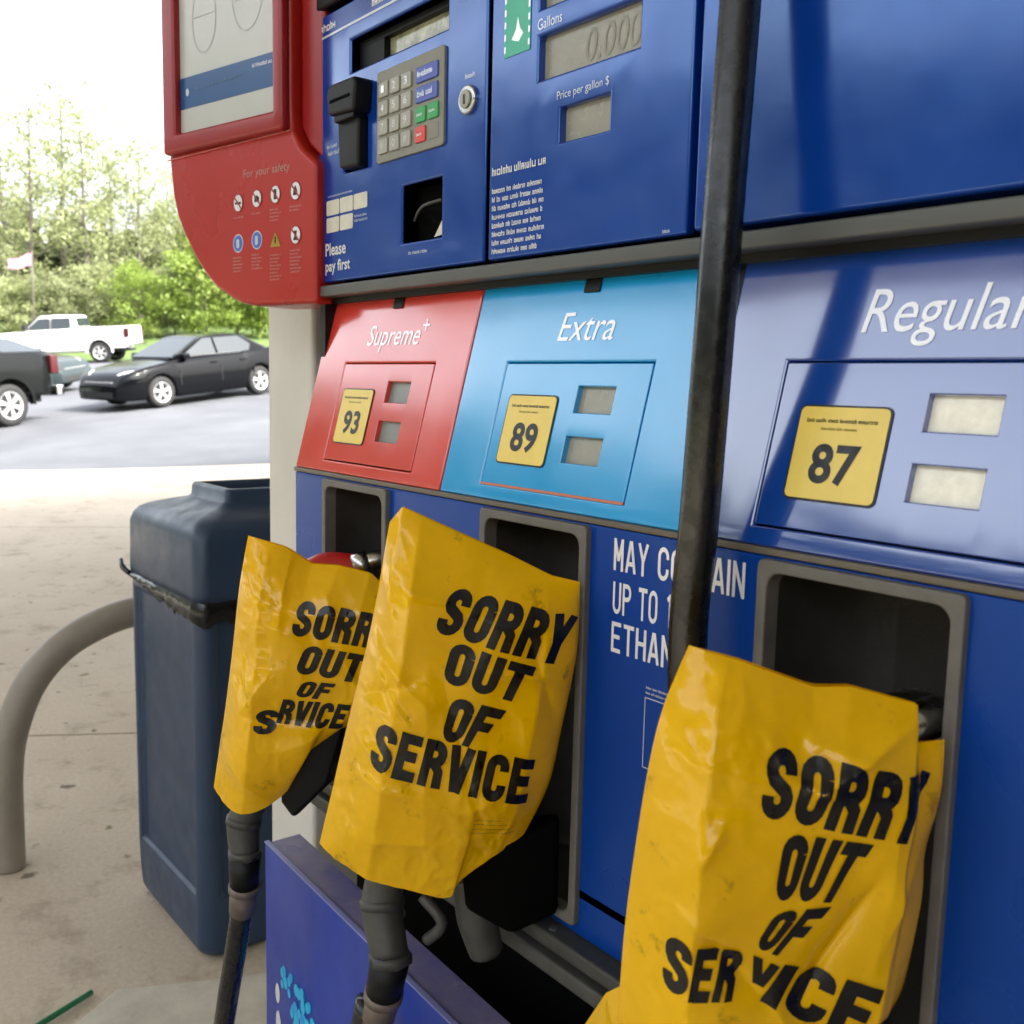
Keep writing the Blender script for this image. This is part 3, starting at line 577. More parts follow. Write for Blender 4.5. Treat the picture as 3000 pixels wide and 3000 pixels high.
box('wing_bracket', -1.30, -1.10, 0.61, 0.70, 1.405, 1.98, M_BLACK, D)

# ------------------------------------------------------------------ nozzles with hoses
def nozzle(label, xc, body_m, tail, hose, hr, ysh=0.0):
    t = empty('fuel_nozzle', (xc, 0.5, 1.08)); tag(t, label, 'fuel nozzle', None)
    def P(o): return rel(o, t)
    P(tube('spout', [(xc + 0.005, 0.535, 1.093), (xc + 0.022, 0.565, 1.106), (xc + 0.030, 0.60, 1.10), (xc + 0.03, 0.612, 1.07)], 0.0105, M_STEEL, t))
    P(tube('spout_ring', [(xc + 0.010, 0.542, 1.097), (xc + 0.018, 0.556, 1.103)], 0.0145, M_STEEL, t, sub=1))
    P(tube('body', [(xc + 0.008, 0.545, 1.095), (xc - 0.018, 0.515, 1.088), (xc - 0.020, 0.505, 1.05), (xc - 0.012, 0.495, 0.97), tuple(tail[0])], [0.016, 0.022, 0.024, 0.021, 0.018], body_m, t, n=18))
    P(tube('hand_guard', [(xc - 0.008, 0.515, 1.05), (xc + 0.004, 0.53, 0.99), (xc + 0.004, 0.52, 0.92), (xc + 0.002, 0.505, 0.89), tuple(tail[0])], [0.012, 0.011, 0.013, 0.012, 0.010], M_BLACK, t, n=12))
    P(tube('lever', [(xc - 0.01, 0.53, 1.03), (xc + 0.004, 0.525, 0.95), (xc + 0.002, 0.51, 0.905)], 0.006, M_STEEL, t, n=10))
    P(tube('tail', tail[:3], [0.016, 0.0185, 0.016], M_NGREY, t, n=18))
    for k_, (a_i, rr_i) in enumerate(((1, 0.0198), (2, 0.0195), (3, 0.0175))):
        c0 = Vector(tail[a_i]); dd_ = (Vector(tail[a_i + 1]) - Vector(tail[a_i - 1])).normalized() * 0.004
        P(tube('collar', [c0 - dd_, c0 + dd_], rr_i, (M_NGREY, M_NGREY, M_COUP)[k_], t, n=(18, 6, 18)[k_], sub=1))
    P(tube('swivel', tail[2:4], [0.0175, 0.016], M_BLACK, t, n=18, sub=1))
    P(tube('coupling', tail[3:5], [0.0155, 0.0145], M_COUP, t, n=18, sub=1))
    P(tube('hose', [tail[4]] + hose, hr, M_HOSE, t, n=18, sub=10))
    return t, P
n1, P1 = nozzle('red fuel nozzle at the 93 octane pump inside the farthest yellow bag', -0.967, M_NRED,
    [(-1.0101, 0.4494, 0.8443), (-1.0206, 0.4389, 0.8096), (-1.0122, 0.4357, 0.7750), (-1.0143, 0.4357, 0.7351), (-1.0290, 0.4389, 0.6994)],
    [(-1.0710, 0.4410, 0.5860), (-1.1287, 0.4410, 0.4285), (-1.13, 0.38, 0.22), (-1.04, 0.30, 0.08), (-0.94, 0.30, 0.06), (-0.85, 0.36, 0.2), (-0.8, 0.42, 0.45), (-0.8, 0.47, 0.70)], 0.0125)
n2, P2 = nozzle('grey fuel nozzle at the 89 octane pump under the middle yellow bag', -0.660, M_NGREY,
    [(-0.7181, 0.4429, 0.8861), (-0.7181, 0.4354, 0.8463), (-0.6987, 0.4322, 0.8055), (-0.7095, 0.4322, 0.7657), (-0.7181, 0.4322, 0.7389)],
    [(-0.7417, 0.4300, 0.6335), (-0.71, 0.38, 0.5), (-0.70, 0.33, 0.25), (-0.62, 0.29, 0.09), (-0.52, 0.30, 0.08), (-0.45, 0.36, 0.25), (-0.43, 0.44, 0.5), (-0.43, 0.475, 0.70)], 0.0135)
P2(tube('tail_guard', [(-0.7314, 0.4399, 0.8760), (-0.7420, 0.4505, 0.8474), (-0.7420, 0.4664, 0.8124)], [0.008, 0.010, 0.008], mat('guard_pale', (0.42, 0.41, 0.40), 0.5, var=0.1), n2, n=12))
P2(tube('hold_open_clip', [(-0.6858, 0.4558, 0.8601), (-0.6657, 0.4632, 0.8421), (-0.6784, 0.4558, 0.8230)], 0.005, M_NGREY, n2, n=10))
P2(tube('hook', [(-0.6625, 0.4897, 0.8813), (-0.6593, 0.4950, 0.8421), (-0.6551, 0.5035, 0.8071)], [0.017, 0.018, 0.015], M_NGREY, n2, n=14))
P2(mesh_obj('splash_guard', [Vector(v) for v in ((-0.655, 0.47, 0.905), (-0.615, 0.49, 0.925), (-0.600, 0.535, 0.94), (-0.603, 0.54, 0.852), (-0.625, 0.505, 0.835), (-0.648, 0.472, 0.858), (-0.665, 0.51, 0.90), (-0.64, 0.54, 0.93), (-0.615, 0.548, 0.94), (-0.615, 0.548, 0.852), (-0.64, 0.54, 0.835), (-0.665, 0.52, 0.858))],
    [(0, 5, 4, 1), (1, 4, 3, 2), (6, 7, 10, 11), (7, 8, 9, 10), (0, 1, 7, 6), (1, 2, 8, 7), (5, 11, 10, 4), (4, 10, 9, 3), (0, 6, 11, 5), (2, 3, 9, 8)], M_VOID, n2, bevel=0.006))
P1(mesh_obj('splash_guard', [Vector(v) for v in ((-0.955, 0.45, 0.90), (-0.925, 0.47, 0.93), (-0.905, 0.50, 0.94), (-0.925, 0.49, 0.87), (-0.948, 0.462, 0.832), (-0.957, 0.452, 0.85), (-0.968, 0.48, 0.90), (-0.945, 0.50, 0.93), (-0.93, 0.52, 0.94), (-0.94, 0.51, 0.87), (-0.957, 0.475, 0.832), (-0.968, 0.475, 0.85))],
    [(0, 5, 4, 3, 1), (1, 3, 2), (6, 7, 9, 10, 11), (7, 8, 9), (0, 1, 7, 6), (1, 2, 8, 7), (2, 3, 9, 8), (3, 4, 10, 9), (4, 5, 11, 10), (0, 6, 11, 5)], M_BLACK, n1, bevel=0.004))
n3, P3 = nozzle('nozzle and long black hose hanging in front of the Regular panel', -0.347, M_NGREY,
    [(-0.345, 0.485, 0.90), (-0.350, 0.482, 0.866), (-0.350, 0.48, 0.83), (-0.352, 0.476, 0.79), (-0.36, 0.47, 0.765)],
    [(-0.36, 0.44, 0.62), (-0.36, 0.42, 0.42), (-0.35, 0.38, 0.2), (-0.36, 0.33, 0.1), (-0.39, 0.36, 0.12), (-0.39, 0.43, 0.4), (-0.40, 0.45, 0.70), (-0.405, 0.500, 0.88), (-0.435, 0.512, 1.0), (-0.4520, 0.516, 1.12), (-0.4491, 0.5188, 1.218), (-0.4464, 0.5209, 1.326), (-0.4485, 0.528, 1.43), (-0.4551, 0.5419, 1.553), (-0.459, 0.548, 1.66), (-0.462, 0.552, 1.9), (-0.462, 0.57, 2.15)], 0.0135)
for x in (-0.335,):
    P3(tube('spout_collar', [(-0.318, 0.535, 1.098), (-0.292, 0.562, 1.112)], 0.0125, M_STEEL, n3, sub=1))

# ------------------------------------------------------------------ yellow bags
def interp(poly, t):
    L = [0.0]
    for i in range(1, len(poly)): L.append(L[-1] + math.dist(poly[i], poly[i - 1]))
    s = t * L[-1]
    for i in range(1, len(poly)):
        if s <= L[i] + 1e-9:
            k = (s - L[i - 1]) / max(1e-9, L[i] - L[i - 1]); return (poly[i - 1][0] + (poly[i][0] - poly[i - 1][0]) * k, poly[i - 1][1] + (poly[i][1] - poly[i - 1][1]) * k)
    return poly[-1]
def smooth_line(P, n_=6):
    Q = []
    for i in range(len(P) - 1):
        p0, p1, p2, p3 = P[max(0, i - 1)], P[i], P[i + 1], P[min(len(P) - 1, i + 2)]
        for k in range(n_):
            t = k / n_; Q.append(tuple(0.5 * (2 * b + (c - a) * t + (2 * a - 5 * b + 4 * c - d) * t * t + (3 * b - a - 3 * c + d) * t ** 3) for a, b, c, d in zip(p0, p1, p2, p3)))
    return Q + [P[-1]]
BA = R(50)
def bag(label, P, left, top, rightp, bot, lines, depth, fold, creases, seed, extra=None, thick=0.05, sh=(0, 0)):
    dirv = Vector((math.cos(BA), math.sin(BA), 0)); nv = Vector((math.sin(BA), -math.cos(BA), 0)); O = Vector((P[0], P[1], 0))
    def coons(s, t):
        l_ = interp(left, t); r_ = interp(rightp, t); b_ = interp(bot, s); t_ = interp(top, s)
        c00, c10, c01, c11 = left[0], rightp[0], left[-1], rightp[-1]
        return [(1 - s) * l_[k] + s * r_[k] + (1 - t) * b_[k] + t * t_[k] - ((1 - s) * (1 - t) * c00[k] + s * (1 - t) * c10[k] + (1 - s) * t * c01[k] + s * t * c11[k]) for k in (0, 1)]
    left, rightp, bot = smooth_line(left), smooth_line(rightp), smooth_line(bot)
    rnd = random.Random(seed); CR = list(creases)
    for i in range(16):
        x = rnd.uniform(-0.2, 0.02); z = rnd.uniform(0.85, 1.2); an = rnd.gauss(-0.9, 0.8); ln = rnd.uniform(0.04, 0.13)
        CR.append((x, z, x + ln * math.cos(an), z + ln * math.sin(an), rnd.uniform(-0.0026, 0.0036), rnd.uniform(0.004, 0.010)))
    def relief(d, z):
        h = 0.0
        for x0, z0, x1, z1, am, w in CR:
            dx, dz = x1 - x0, z1 - z0; L2 = dx * dx + dz * dz; k = max(0, min(1, ((d - x0) * dx + (z - z0) * dz) / L2))
            q = math.hypot(d - x0 - k * dx, z - z0 - k * dz) / w
            if q < 4: h += am * math.exp(-q * 1.3) * (0.35 + 0.65 * math.sin(math.pi * min(1, max(0, k * 0.9 + 0.05))))
        v = Vector((d * 22 + seed * 3, z * 17, seed))
        mk = max(0.0, noise.noise(v * 0.55 + Vector((9, 4, seed))) + 0.12)                  # crinkled here, taut there
        h += mk * (0.0042 * (0.35 - abs(noise.noise(v * 2.6 + Vector((5, 2, 0))))) + 0.0026 * (0.3 - abs(noise.noise(v * 5.3))))
        h += 0.0045 * noise.noise(v) + 0.0014 * (0.5 - abs(noise.noise(v * 2.1)))
        return h
    def front(s, t, lift=0.0):
        d, z = coons(s, t)
        f = fold[0] + (fold[1] - fold[0]) * t
        e = depth * (s / f) ** 0.85 if s < f else depth * (1 - 0.55 * ((s - f) / (1 - f)) ** 1.4) * min(1, (1 - s) * 7) ** 0.6
        e *= min(1, (1 - t) * 5 + 0.08) ** 0.7 * (0.75 + 0.25 * (1 - t)) * (0.45 + 0.55 * min(1, t * 3.5))
        w = min(1, s * 9, (1 - s) * 9, (1 - t) * 9)
        e += relief(d, z) * (0.25 + 0.75 * max(0, w))
        g_ = max(0.0, min(1, s * 14)) * max(0.0, 1 - s / (f * 1.15))            # the side gusset is crumpled
        if g_ > 0:
            v = Vector((d * 75, z * 48, seed)); e += g_ * 0.0038 * (0.45 - abs(noise.noise(v))) + g_ * 0.002 * (0.4 - abs(noise.noise(v * 2.3)))
        if extra: e += extra(d, z)
        return O + dirv * d + nv * (e + lift) + Vector((0, 0, z))
    def back(s, t):
        d, z = coons(s, t)
        e = -thick * math.sin(math.pi * min(1, max(0, s))) ** 0.6 * min(1, (1 - t) * 5) ** 0.7 * (1 - 0.6 * s)
        return O + dirv * d + nv * e + Vector((0, 0, z))
    NS, NT = 110, 150
    vs = [front(i / NS, j / NT) for i in range(NS + 1) for j in range(NT + 1)]; w = NT + 1
    fs = [(i * w + j, (i + 1) * w + j, (i + 1) * w + j + 1, i * w + j + 1) for i in range(NS) for j in range(NT)]
    ms, mt = 30, 30; o0 = len(vs)
    vs += [back(i / ms, j / mt) for i in range(ms + 1) for j in range(mt + 1)]; w2 = mt + 1
    fs += [(o0 + i * w2 + j, o0 + i * w2 + j + 1, o0 + (i + 1) * w2 + j + 1, o0 + (i + 1) * w2 + j) for i in range(ms) for j in range(mt)]
    c = Vector((P[0] - 0.07, P[1] - 0.05, 0.9))
    b = mesh_obj('service_bag', [v - c for v in vs], fs, M_BAG, None, smooth=True); b.location = c
    tag(b, label, 'plastic bag')
    def inv(d, z):
        s, t = 0.6, 0.5
        for _ in range(14):
            p0 = coons(s, t); e = 1e-3; pS = coons(s + e if s + e <= 1 else s - e, t); pT = coons(s, t + e if t + e <= 1 else t - e)
            es = e if s + e <= 1 else -e; et = e if t + e <= 1 else -e
            a11, a21 = (pS[0] - p0[0]) / es, (pS[1] - p0[1]) / es; a12, a22 = (pT[0] - p0[0]) / et, (pT[1] - p0[1]) / et
            det = a11 * a22 - a12 * a21; rx, rz = d - p0[0], z - p0[1]
            s += max(-.3, min(.3, (rx * a22 - rz * a12) / det)); t += max(-.3, min(.3, (a11 * rz - a21 * rx) / det))
            s = min(1.0, max(0.0, s)); t = min(1.0, max(0.0, t))
        return s, t
    for word, q, bold in lines:
        tv, tf, asp = block(word)
        bm = bmesh.new(); bvs = [bm.verts.new((x, y, ly)) for x, y, ly in tv]; lays = {}
        for f_ in tf:
            try: bm.faces.new([bvs[k] for k in f_])
            except ValueError: pass
        (x0, y0), (x1, y1), (x2, y2), (x3, y3) = q
        for v in bm.verts:
            x, y = v.co.x, v.co.y
            v.co.x, v.co.y = ((1 - x) * (1 - y) * x0 + x * (1 - y) * x1 + x * y * x2 + (1 - x) * y * x3, (1 - x) * (1 - y) * y0 + x * (1 - y) * y1 + x * y * y2 + (1 - x) * y * y3)
        bmesh.ops.triangulate(bm, faces=bm.faces[:])
        for _ in range(4):
            ed = [e for e in bm.edges if math.hypot(e.verts[0].co.x - e.verts[1].co.x, e.verts[0].co.y - e.verts[1].co.y) > 0.004]
            if not ed: break
            bmesh.ops.subdivide_edges(bm, edges=ed, cuts=1); bmesh.ops.triangulate(bm, faces=bm.faces[:])
        for v in bm.verts:
            s, t = inv(v.co.x + sh[0], v.co.y + sh[1]); v.co = front(s, t, 0.0009 + 0.0002 * v.co.z) - c
        me = bpy.data.meshes.new('printed_word'); bm.to_mesh(me); bm.free(); me.materials.append(M_INK)
        for p_ in me.polygons: p_.use_smooth = True
        link(bpy.data.objects.new('printed_word', me), b)
    return b
def parts_of(quad, k0, k1):
    (a, b, c, d) = quad; L = lambda p, q, k: (p[0] + (q[0] - p[0]) * k, p[1] + (q[1] - p[1]) * k)
    return [L(a, b, k0), L(a, b, k1), L(d, c, k1), L(d, c, k0)]
BOLD = 0.066
bag('yellow SORRY OUT OF SERVICE bag over the 93 octane nozzle, beside the trash can', (-0.905, 0.525),
    [(-0.1629, 0.8618), (-0.146, 0.9714), (-0.1334, 1.0753), (-0.1227, 1.1375)], [(-0.1227, 1.1375), (-0.0827, 1.1274), (-0.0549, 1.1103), (-0.0271, 1.1094), (0.0063, 1.1019), (0.0203, 1.0882), (0.0483, 1.0702)],
    [(-0.0375, 0.9281), (0.0032, 0.952), (0.0362, 1.0223), (0.0483, 1.0702)], [(-0.1629, 0.8618), (-0.1418, 0.8446), (-0.1129, 0.8444), (-0.0783, 0.8678), (-0.0696, 0.8977), (-0.0375, 0.9281)],
    [('SORRY', [(-0.0741, 1.036), (0.0239, 1.0168), (0.035, 1.052), (-0.065, 1.0713)], BOLD), ('OUT', [(-0.0698, 0.9965), (-0.0065, 0.9846), (0.004, 1.0126), (-0.0579, 1.0258)], BOLD), ('OF', [(-0.0699, 0.9716), (-0.0382, 0.9662), (-0.0274, 0.9839), (-0.0608, 0.9875)], BOLD), ('S', [(-0.1122, 0.9328), (-0.0905, 0.9312), (-0.0835, 0.9571), (-0.1063, 0.9581)], BOLD), ('RVICE', [(-0.0893, 0.9429), (-0.0237, 0.9328), (-0.0122, 0.9607), (-0.0807, 0.9689)], BOLD)],
    0.045, (0.25, 0.14), [(-0.165, 0.93, -0.10, 0.86, 0.008, 0.02), (-0.12, 0.955, -0.04, 0.95, -0.006, 0.012), (-0.13, 0.95, -0.09, 1.0, 0.007, 0.02), (-0.09, 1.05, -0.05, 1.03, 0.004, 0.012)], 3, sh=(0.004, 0.006))
bag('glossy yellow SORRY OUT OF SERVICE bag over the middle nozzle, below 89 octane', (-0.60, 0.525),
    [(-0.1924, 0.9156), (-0.1717, 1.0084), (-0.1502, 1.103), (-0.1357, 1.1883)], [(-0.1357, 1.1883), (-0.1252, 1.2014), (-0.0824, 1.1833), (-0.0395, 1.1651), (-0.005, 1.1488), (0.0181, 1.1439)],
    [(-0.0209, 0.9303), (-0.0023, 0.9733), (0.0064, 1.0189), (0.0174, 1.0861), (0.0181, 1.1439)], [(-0.1924, 0.9156), (-0.1535, 0.8983), (-0.1133, 0.8881), (-0.082, 0.8813), (-0.0711, 0.8968), (-0.0209, 0.9303)],
    [('SORRY', [(-0.0962, 1.1025), (0.0043, 1.0715), (0.0182, 1.1101), (-0.0808, 1.1366)], BOLD), ('OUT', [(-0.0883, 1.0629), (-0.0281, 1.0438), (-0.0149, 1.0719), (-0.0801, 1.095)], BOLD), ('OF', [(-0.0884, 1.0167), (-0.0577, 1.0077), (-0.0366, 1.0377), (-0.0794, 1.052)], BOLD), ('SERVICE', [(-0.1461, 0.9934), (-0.0194, 0.958), (-0.0129, 0.9948), (-0.1367, 1.0299)], BOLD), ('---', [(-0.0643, 0.9366), (-0.0297, 0.93), (-0.0295, 0.9315), (-0.0638, 0.9381)], BOLD), ('---', [(-0.0629, 0.9407), (-0.0327, 0.9349), (-0.0324, 0.9364), (-0.0625, 0.9421)], BOLD), ('---', [(-0.0616, 0.9447), (-0.0354, 0.9397), (-0.0351, 0.9413), (-0.0611, 0.9462)], BOLD), ('---', [(-0.0602, 0.9488), (-0.0395, 0.9449), (-0.0393, 0.9465), (-0.0598, 0.9503)], BOLD)],
    0.05, (0.24, 0.20), [(-0.135, 1.17, -0.12, 1.06, 0.004, 0.012), (-0.15, 1.10, -0.10, 1.05, 0.004, 0.010), (-0.155, 1.05, -0.11, 1.07, -0.004, 0.010), (-0.16, 1.02, -0.12, 0.99, 0.004, 0.010), (-0.02, 1.10, 0.012, 1.00, -0.006, 0.014), (-0.06, 1.08, 0.01, 1.065, 0.004, 0.008), (-0.10, 1.065, -0.10, 0.90, 0.003, 0.02)], 11, sh=(0.0, 0.007))
bag('yellow SORRY OUT OF SERVICE bag over the 87 octane nozzle, creased through its last word', (-0.285, 0.525),
    [(-0.1635, 0.8559), (-0.1636, 0.9532), (-0.1587, 1.0291), (-0.1482, 1.109), (-0.1324, 1.1568)], [(-0.1324, 1.1568), (-0.1053, 1.1506), (-0.063, 1.1366), (-0.0423, 1.1373), (-0.0041, 1.1277), (-0.0033, 1.1045), (0.0138, 1.1066)],
    [(-0.0194, 0.8724), (-0.0154, 0.9124), (-0.0101, 0.9479), (0.0001, 0.9567), (0.0078, 1.0095), (0.0076, 1.0417), (0.0142, 1.0738), (0.0138, 1.1066)], [(-0.1635, 0.8559), (-0.09, 0.85415), (-0.0194, 0.8724)],
    [('SORRY', [(-0.0855, 1.0527), (0.0028, 1.0349), (0.0176, 1.0691), (-0.0791, 1.0891)], BOLD), ('OUT', [(-0.0751, 1.0066), (-0.0395, 1.0034), (-0.0204, 1.0359), (-0.0699, 1.0437)], BOLD), ('OF', [(-0.084, 0.98), (-0.0658, 0.9722), (-0.0412, 1.0014), (-0.0729, 1.0002)], BOLD), ('SER', [(-0.1321, 0.9495), (-0.0955, 0.9502), (-0.0878, 0.9779), (-0.1298, 0.9821)], BOLD), ('V', [(-0.087, 0.9594), (-0.0744, 0.9546), (-0.06899999999999999, 0.9681), (-0.0842, 0.9755)], BOLD), ('ICE', [(-0.0793, 0.9484), (-0.0197, 0.916), (-0.0072, 0.9501), (-0.0662, 0.9689)], BOLD)],
    0.05, (0.22, 0.12), [(-0.065, 1.085, 0.0, 1.122, 0.006, 0.006), (-0.13, 1.015, -0.085, 0.965, -0.007, 0.012), (-0.14, 1.02, -0.115, 1.005, 0.007, 0.012), (-0.13, 1.045, -0.115, 1.07, 0.006, 0.012), (-0.03, 1.03, -0.07, 0.965, -0.009, 0.012), (-0.085, 0.97, -0.05, 0.91, 0.007, 0.012), (-0.02, 1.00, 0.005, 1.06, 0.006, 0.018), (-0.12, 0.95, -0.125, 0.86, 0.005, 0.015), (-0.01, 0.98, -0.02, 0.92, 0.006, 0.016)], 5, sh=(-0.012, 0.021))
b3 = [o for o in bpy.data.objects if o.name.startswith('service_bag')][-1]
fl = [(-0.384, 0.402, 0.955), (-0.412, 0.41, 0.93), (-0.44, 0.42, 0.89), (-0.40, 0.40, 0.85), (-0.375, 0.39, 0.90)]
mesh_obj('bag_flap', [Vector(v) - b3.location for v in fl], [(0, 1, 2, 3, 4)], M_BAG, b3)

# ------------------------------------------------------------------ trash can, liner, guard hoop, stick
def ring_loft(name, rings, m_, parent=None, cap0=True, cap1=True, smooth=True):
    vs = []; fs = []; n_ = len(rings[0])
    for r_ in rings: vs += r_
    for k in range(len(rings) - 1): fs += [(k * n_ + q, k * n_ + (q + 1) % n_, (k + 1) * n_ + (q + 1) % n_, (k + 1) * n_ + q) for q in range(n_)]
    if cap0: fs.append(tuple(range(n_ - 1, -1, -1)))
    if cap1: fs.append(tuple((len(rings) - 1) * n_ + q for q in range(n_)))
    return mesh_obj(name, vs, fs, m_, parent, smooth=smooth)
TX0, TX1, TY0, TY1 = -2.495, -2.045, 0.782, 1.232
tcx, tcy = (TX0 + TX1) / 2, (TY0 + TY1) / 2; hw = (TX1 - TX0) / 2
tcan = empty('trash_can', (tcx, tcy, 0)); tag(tcan, 'slate blue square plastic trash can with raised lid opening', 'trash can')
def rr_(ins, z, r): return [Vector((a, b, z)) for a, b in rrect(-hw + ins, hw - ins, -hw + ins, hw - ins, max(0.01, r - ins * 0.3), 6)]
bd = ring_loft('body', [rr_(0.024, 0.003, .05), rr_(0.011, 0.009, .05), rr_(0.003, 0.028, .045), rr_(0.001, 0.07, .04), rr_(0.0, 0.14, .035), rr_(0.0, 0.80, .03), rr_(0.004, 0.815, .03)], M_CAN, tcan)
bm = bmesh.new(); bm.from_mesh(bd.data); bm.faces.ensure_lookup_table()
big = [f for f in bm.faces if f.calc_area() > 0.15 and abs(f.normal.z) < 0.3]
for f in big:
    r0 = bmesh.ops.inset_region(bm, faces=[f], thickness=0.012, depth=0.0)
    r1 = bmesh.ops.inset_region(bm, faces=[f], thickness=0.010, depth=-0.011)
for f in bm.faces: f.smooth = True
bm.to_mesh(bd.data); bm.free()
bv = bd.modifiers.new('bevel', 'BEVEL'); bv.width = 0.004; bv.segments = 2; bv.limit_method = 'ANGLE'; bv.angle_limit = R(30)
bd.modifiers.new('wn', 'WEIGHTED_NORMAL')
def dome(z0, ins): return rr_(ins, z0, 0.035)
ring_loft('lid', [rr_(-0.003, 0.822, .03), rr_(-0.004, 0.84, .03), rr_(-0.002, 0.955, .03), rr_(0.004, 0.975, .035), rr_(0.014, 0.988, .04), rr_(0.03, 0.997, .05), rr_(0.07, 1.008, .05), rr_(0.105, 1.016, .05), rr_(0.112, 1.022, .05), rr_(0.114, 1.044, .05), rr_(0.118, 1.050, .05), rr_(0.132, 1.050, .05), rr_(0.138, 1.04, .05), rr_(0.142, 0.93, .05)], M_CAN, tcan)
rnd = random.Random(3); pts = []; N = 70; vs = []; fs = []
for i in range(N + 1):                                      # the liner peeping out along the front and right edge of the seam
    t = i / N * 2
    bx, by = (TX0 + 0.02 + t * (TX1 - TX0 - 0.03), TY0) if t < 1 else (TX1, TY0 + 0.01 + (t - 1) * 0.42)
    ox, oy = (0, -1) if t < 1 else (1, 0)
    hgt = (0.010 + 0.044 * (t if t < 1 else 1)) * rnd.uniform(0.75, 1.2)
    for k in range(6):
        q = k / 5; off = 0.003 + 0.006 * math.sin(q * math.pi) * rnd.uniform(0.5, 1.4)
        vs.append((bx + ox * off, by + oy * off, 0.824 - q * hgt + rnd.uniform(-.002, .002)))
for i in range(N):
    for k in range(5): fs.append((i * 6 + k, i * 6 + k + 1, (i + 1) * 6 + k + 1, (i + 1) * 6 + k))
ln = mesh_obj('bin_liner', vs, fs, M_LINER, None, smooth=True); tag(ln, 'black plastic bin liner pinched under the lid of the trash can', 'bin liner')
tube('liner_knot', [(TX0 + 0.02, TY0 - 0.006, 0.822), (TX0 - 0.012, TY0 - 0.010, 0.832), (TX0 - 0.045, TY0 - 0.004, 0.846)], [0.006, 0.008, 0.005], M_LINER, ln, n=8)
gh = tube('guard_hoop', [(-2.79, 0.545, 0.0), (-2.79, 0.545, 0.12), (-2.79, 0.547, 0.25), (-2.79, 0.562, 0.36), (-2.79, 0.61, 0.485), (-2.79, 0.69, 0.575), (-2.79, 0.79, 0.627), (-2.79, 0.90, 0.652), (-2.79, 1.10, 0.662), (-2.79, 1.5, 0.662), (-2.79, 1.75, 0.64), (-2.79, 1.93, 0.5), (-2.79, 1.99, 0.3), (-2.79, 2.0, 0.0)], 0.041, M_PIPE, None, n=24, sub=8)
tag(gh, 'greige bent steel pipe guard hoop behind the trash can', 'guard rail')
stk = tube('plastic_stick', [(-2.080, 0.553, 0.011), (-2.045, 0.473, 0.011), (-1.99, 0.345, 0.011)], 0.0065, M_GREEN, None, n=10)
tag(stk, 'thin green plastic stick lying on the concrete', 'stick')

# ------------------------------------------------------------------ vehicles
M_GLASS = mat('car_glass', (0.02, 0.026, 0.03), 0.03, ior=1.5)
M_TYRE = mat('tyre', (0.012, 0.012, 0.012), 0.8, bump=0.2, bscale=60)
M_RIM = mat('alloy', (0.62, 0.62, 0.62), 0.3, metal=0.6)
M_HEAD = mat('headlamp', (0.75, 0.75, 0.66), 0.1, ior=1.6)
M_TAIL = mat('taillamp', (0.05, 0.006, 0.008), 0.15)
M_CHROME = mat('chrome', (0.7, 0.7, 0.7), 0.12, metal=1.0)
def paint(name, c, r=0.12): return mat(name, c, r, ior=1.24, coat=0.0)
def arc(cx, cz, r, a0, a1, n_=10): return [(cx + r * math.cos(R(a0 + (a1 - a0) * i / n_)), cz + r * math.sin(R(a0 + (a1 - a0) * i / n_))) for i in range(n_ + 1)]
def hull(name, prof, widths, m_, parent, bevel=0.05):
    """side outline swept across the car's width, narrower towards sill and shoulder; the outline is in x-z"""
    def wz(z):
        for (z0, w0), (z1, w1) in zip(widths, widths[1:]):
            if z <= z1: return w0 + (w1 - w0) * max(0, (z - z0)) / (z1 - z0)
        return widths[-1][1]
    xs = [p_[0] for p_ in prof]; x0, x1 = min(xs), max(xs)
    def wx(x): t = (x - x0) / (x1 - x0); return 1 - 0.16 * max(0, (abs(t - 0.5) - 0.36) / 0.14) ** 2
    bm = bmesh.new()
    Lf = [bm.verts.new((x, wz(z) * wx(x), z)) for x, z in prof]; Rt = [bm.verts.new((x, -wz(z) * wx(x), z)) for x, z in prof]
    n_ = len(prof)
    bm.faces.new(Lf); bm.faces.new(Rt[::-1])
    for i in range(n_): bm.faces.new((Lf[(i + 1) % n_], Lf[i], Rt[i], Rt[(i + 1) % n_]))
    bmesh.ops.triangulate(bm, faces=[f for f in bm.faces if len(f.verts) > 4])
    bmesh.ops.recalc_face_normals(bm, faces=bm.faces[:])
    me = bpy.data.meshes.new(name); bm.to_mesh(me); bm.free(); me.materials.append(m_)
    for p_ in me.polygons: p_.use_smooth = True
    o = bpy.data.objects.new(name, me); link(o, parent)
    b = o.modifiers.new('bevel', 'BEVEL'); b.width = bevel; b.segments = 3; b.limit_method = 'ANGLE'; b.angle_limit = R(50)
    o.modifiers.new('wn', 'WEIGHTED_NORMAL')
    return o
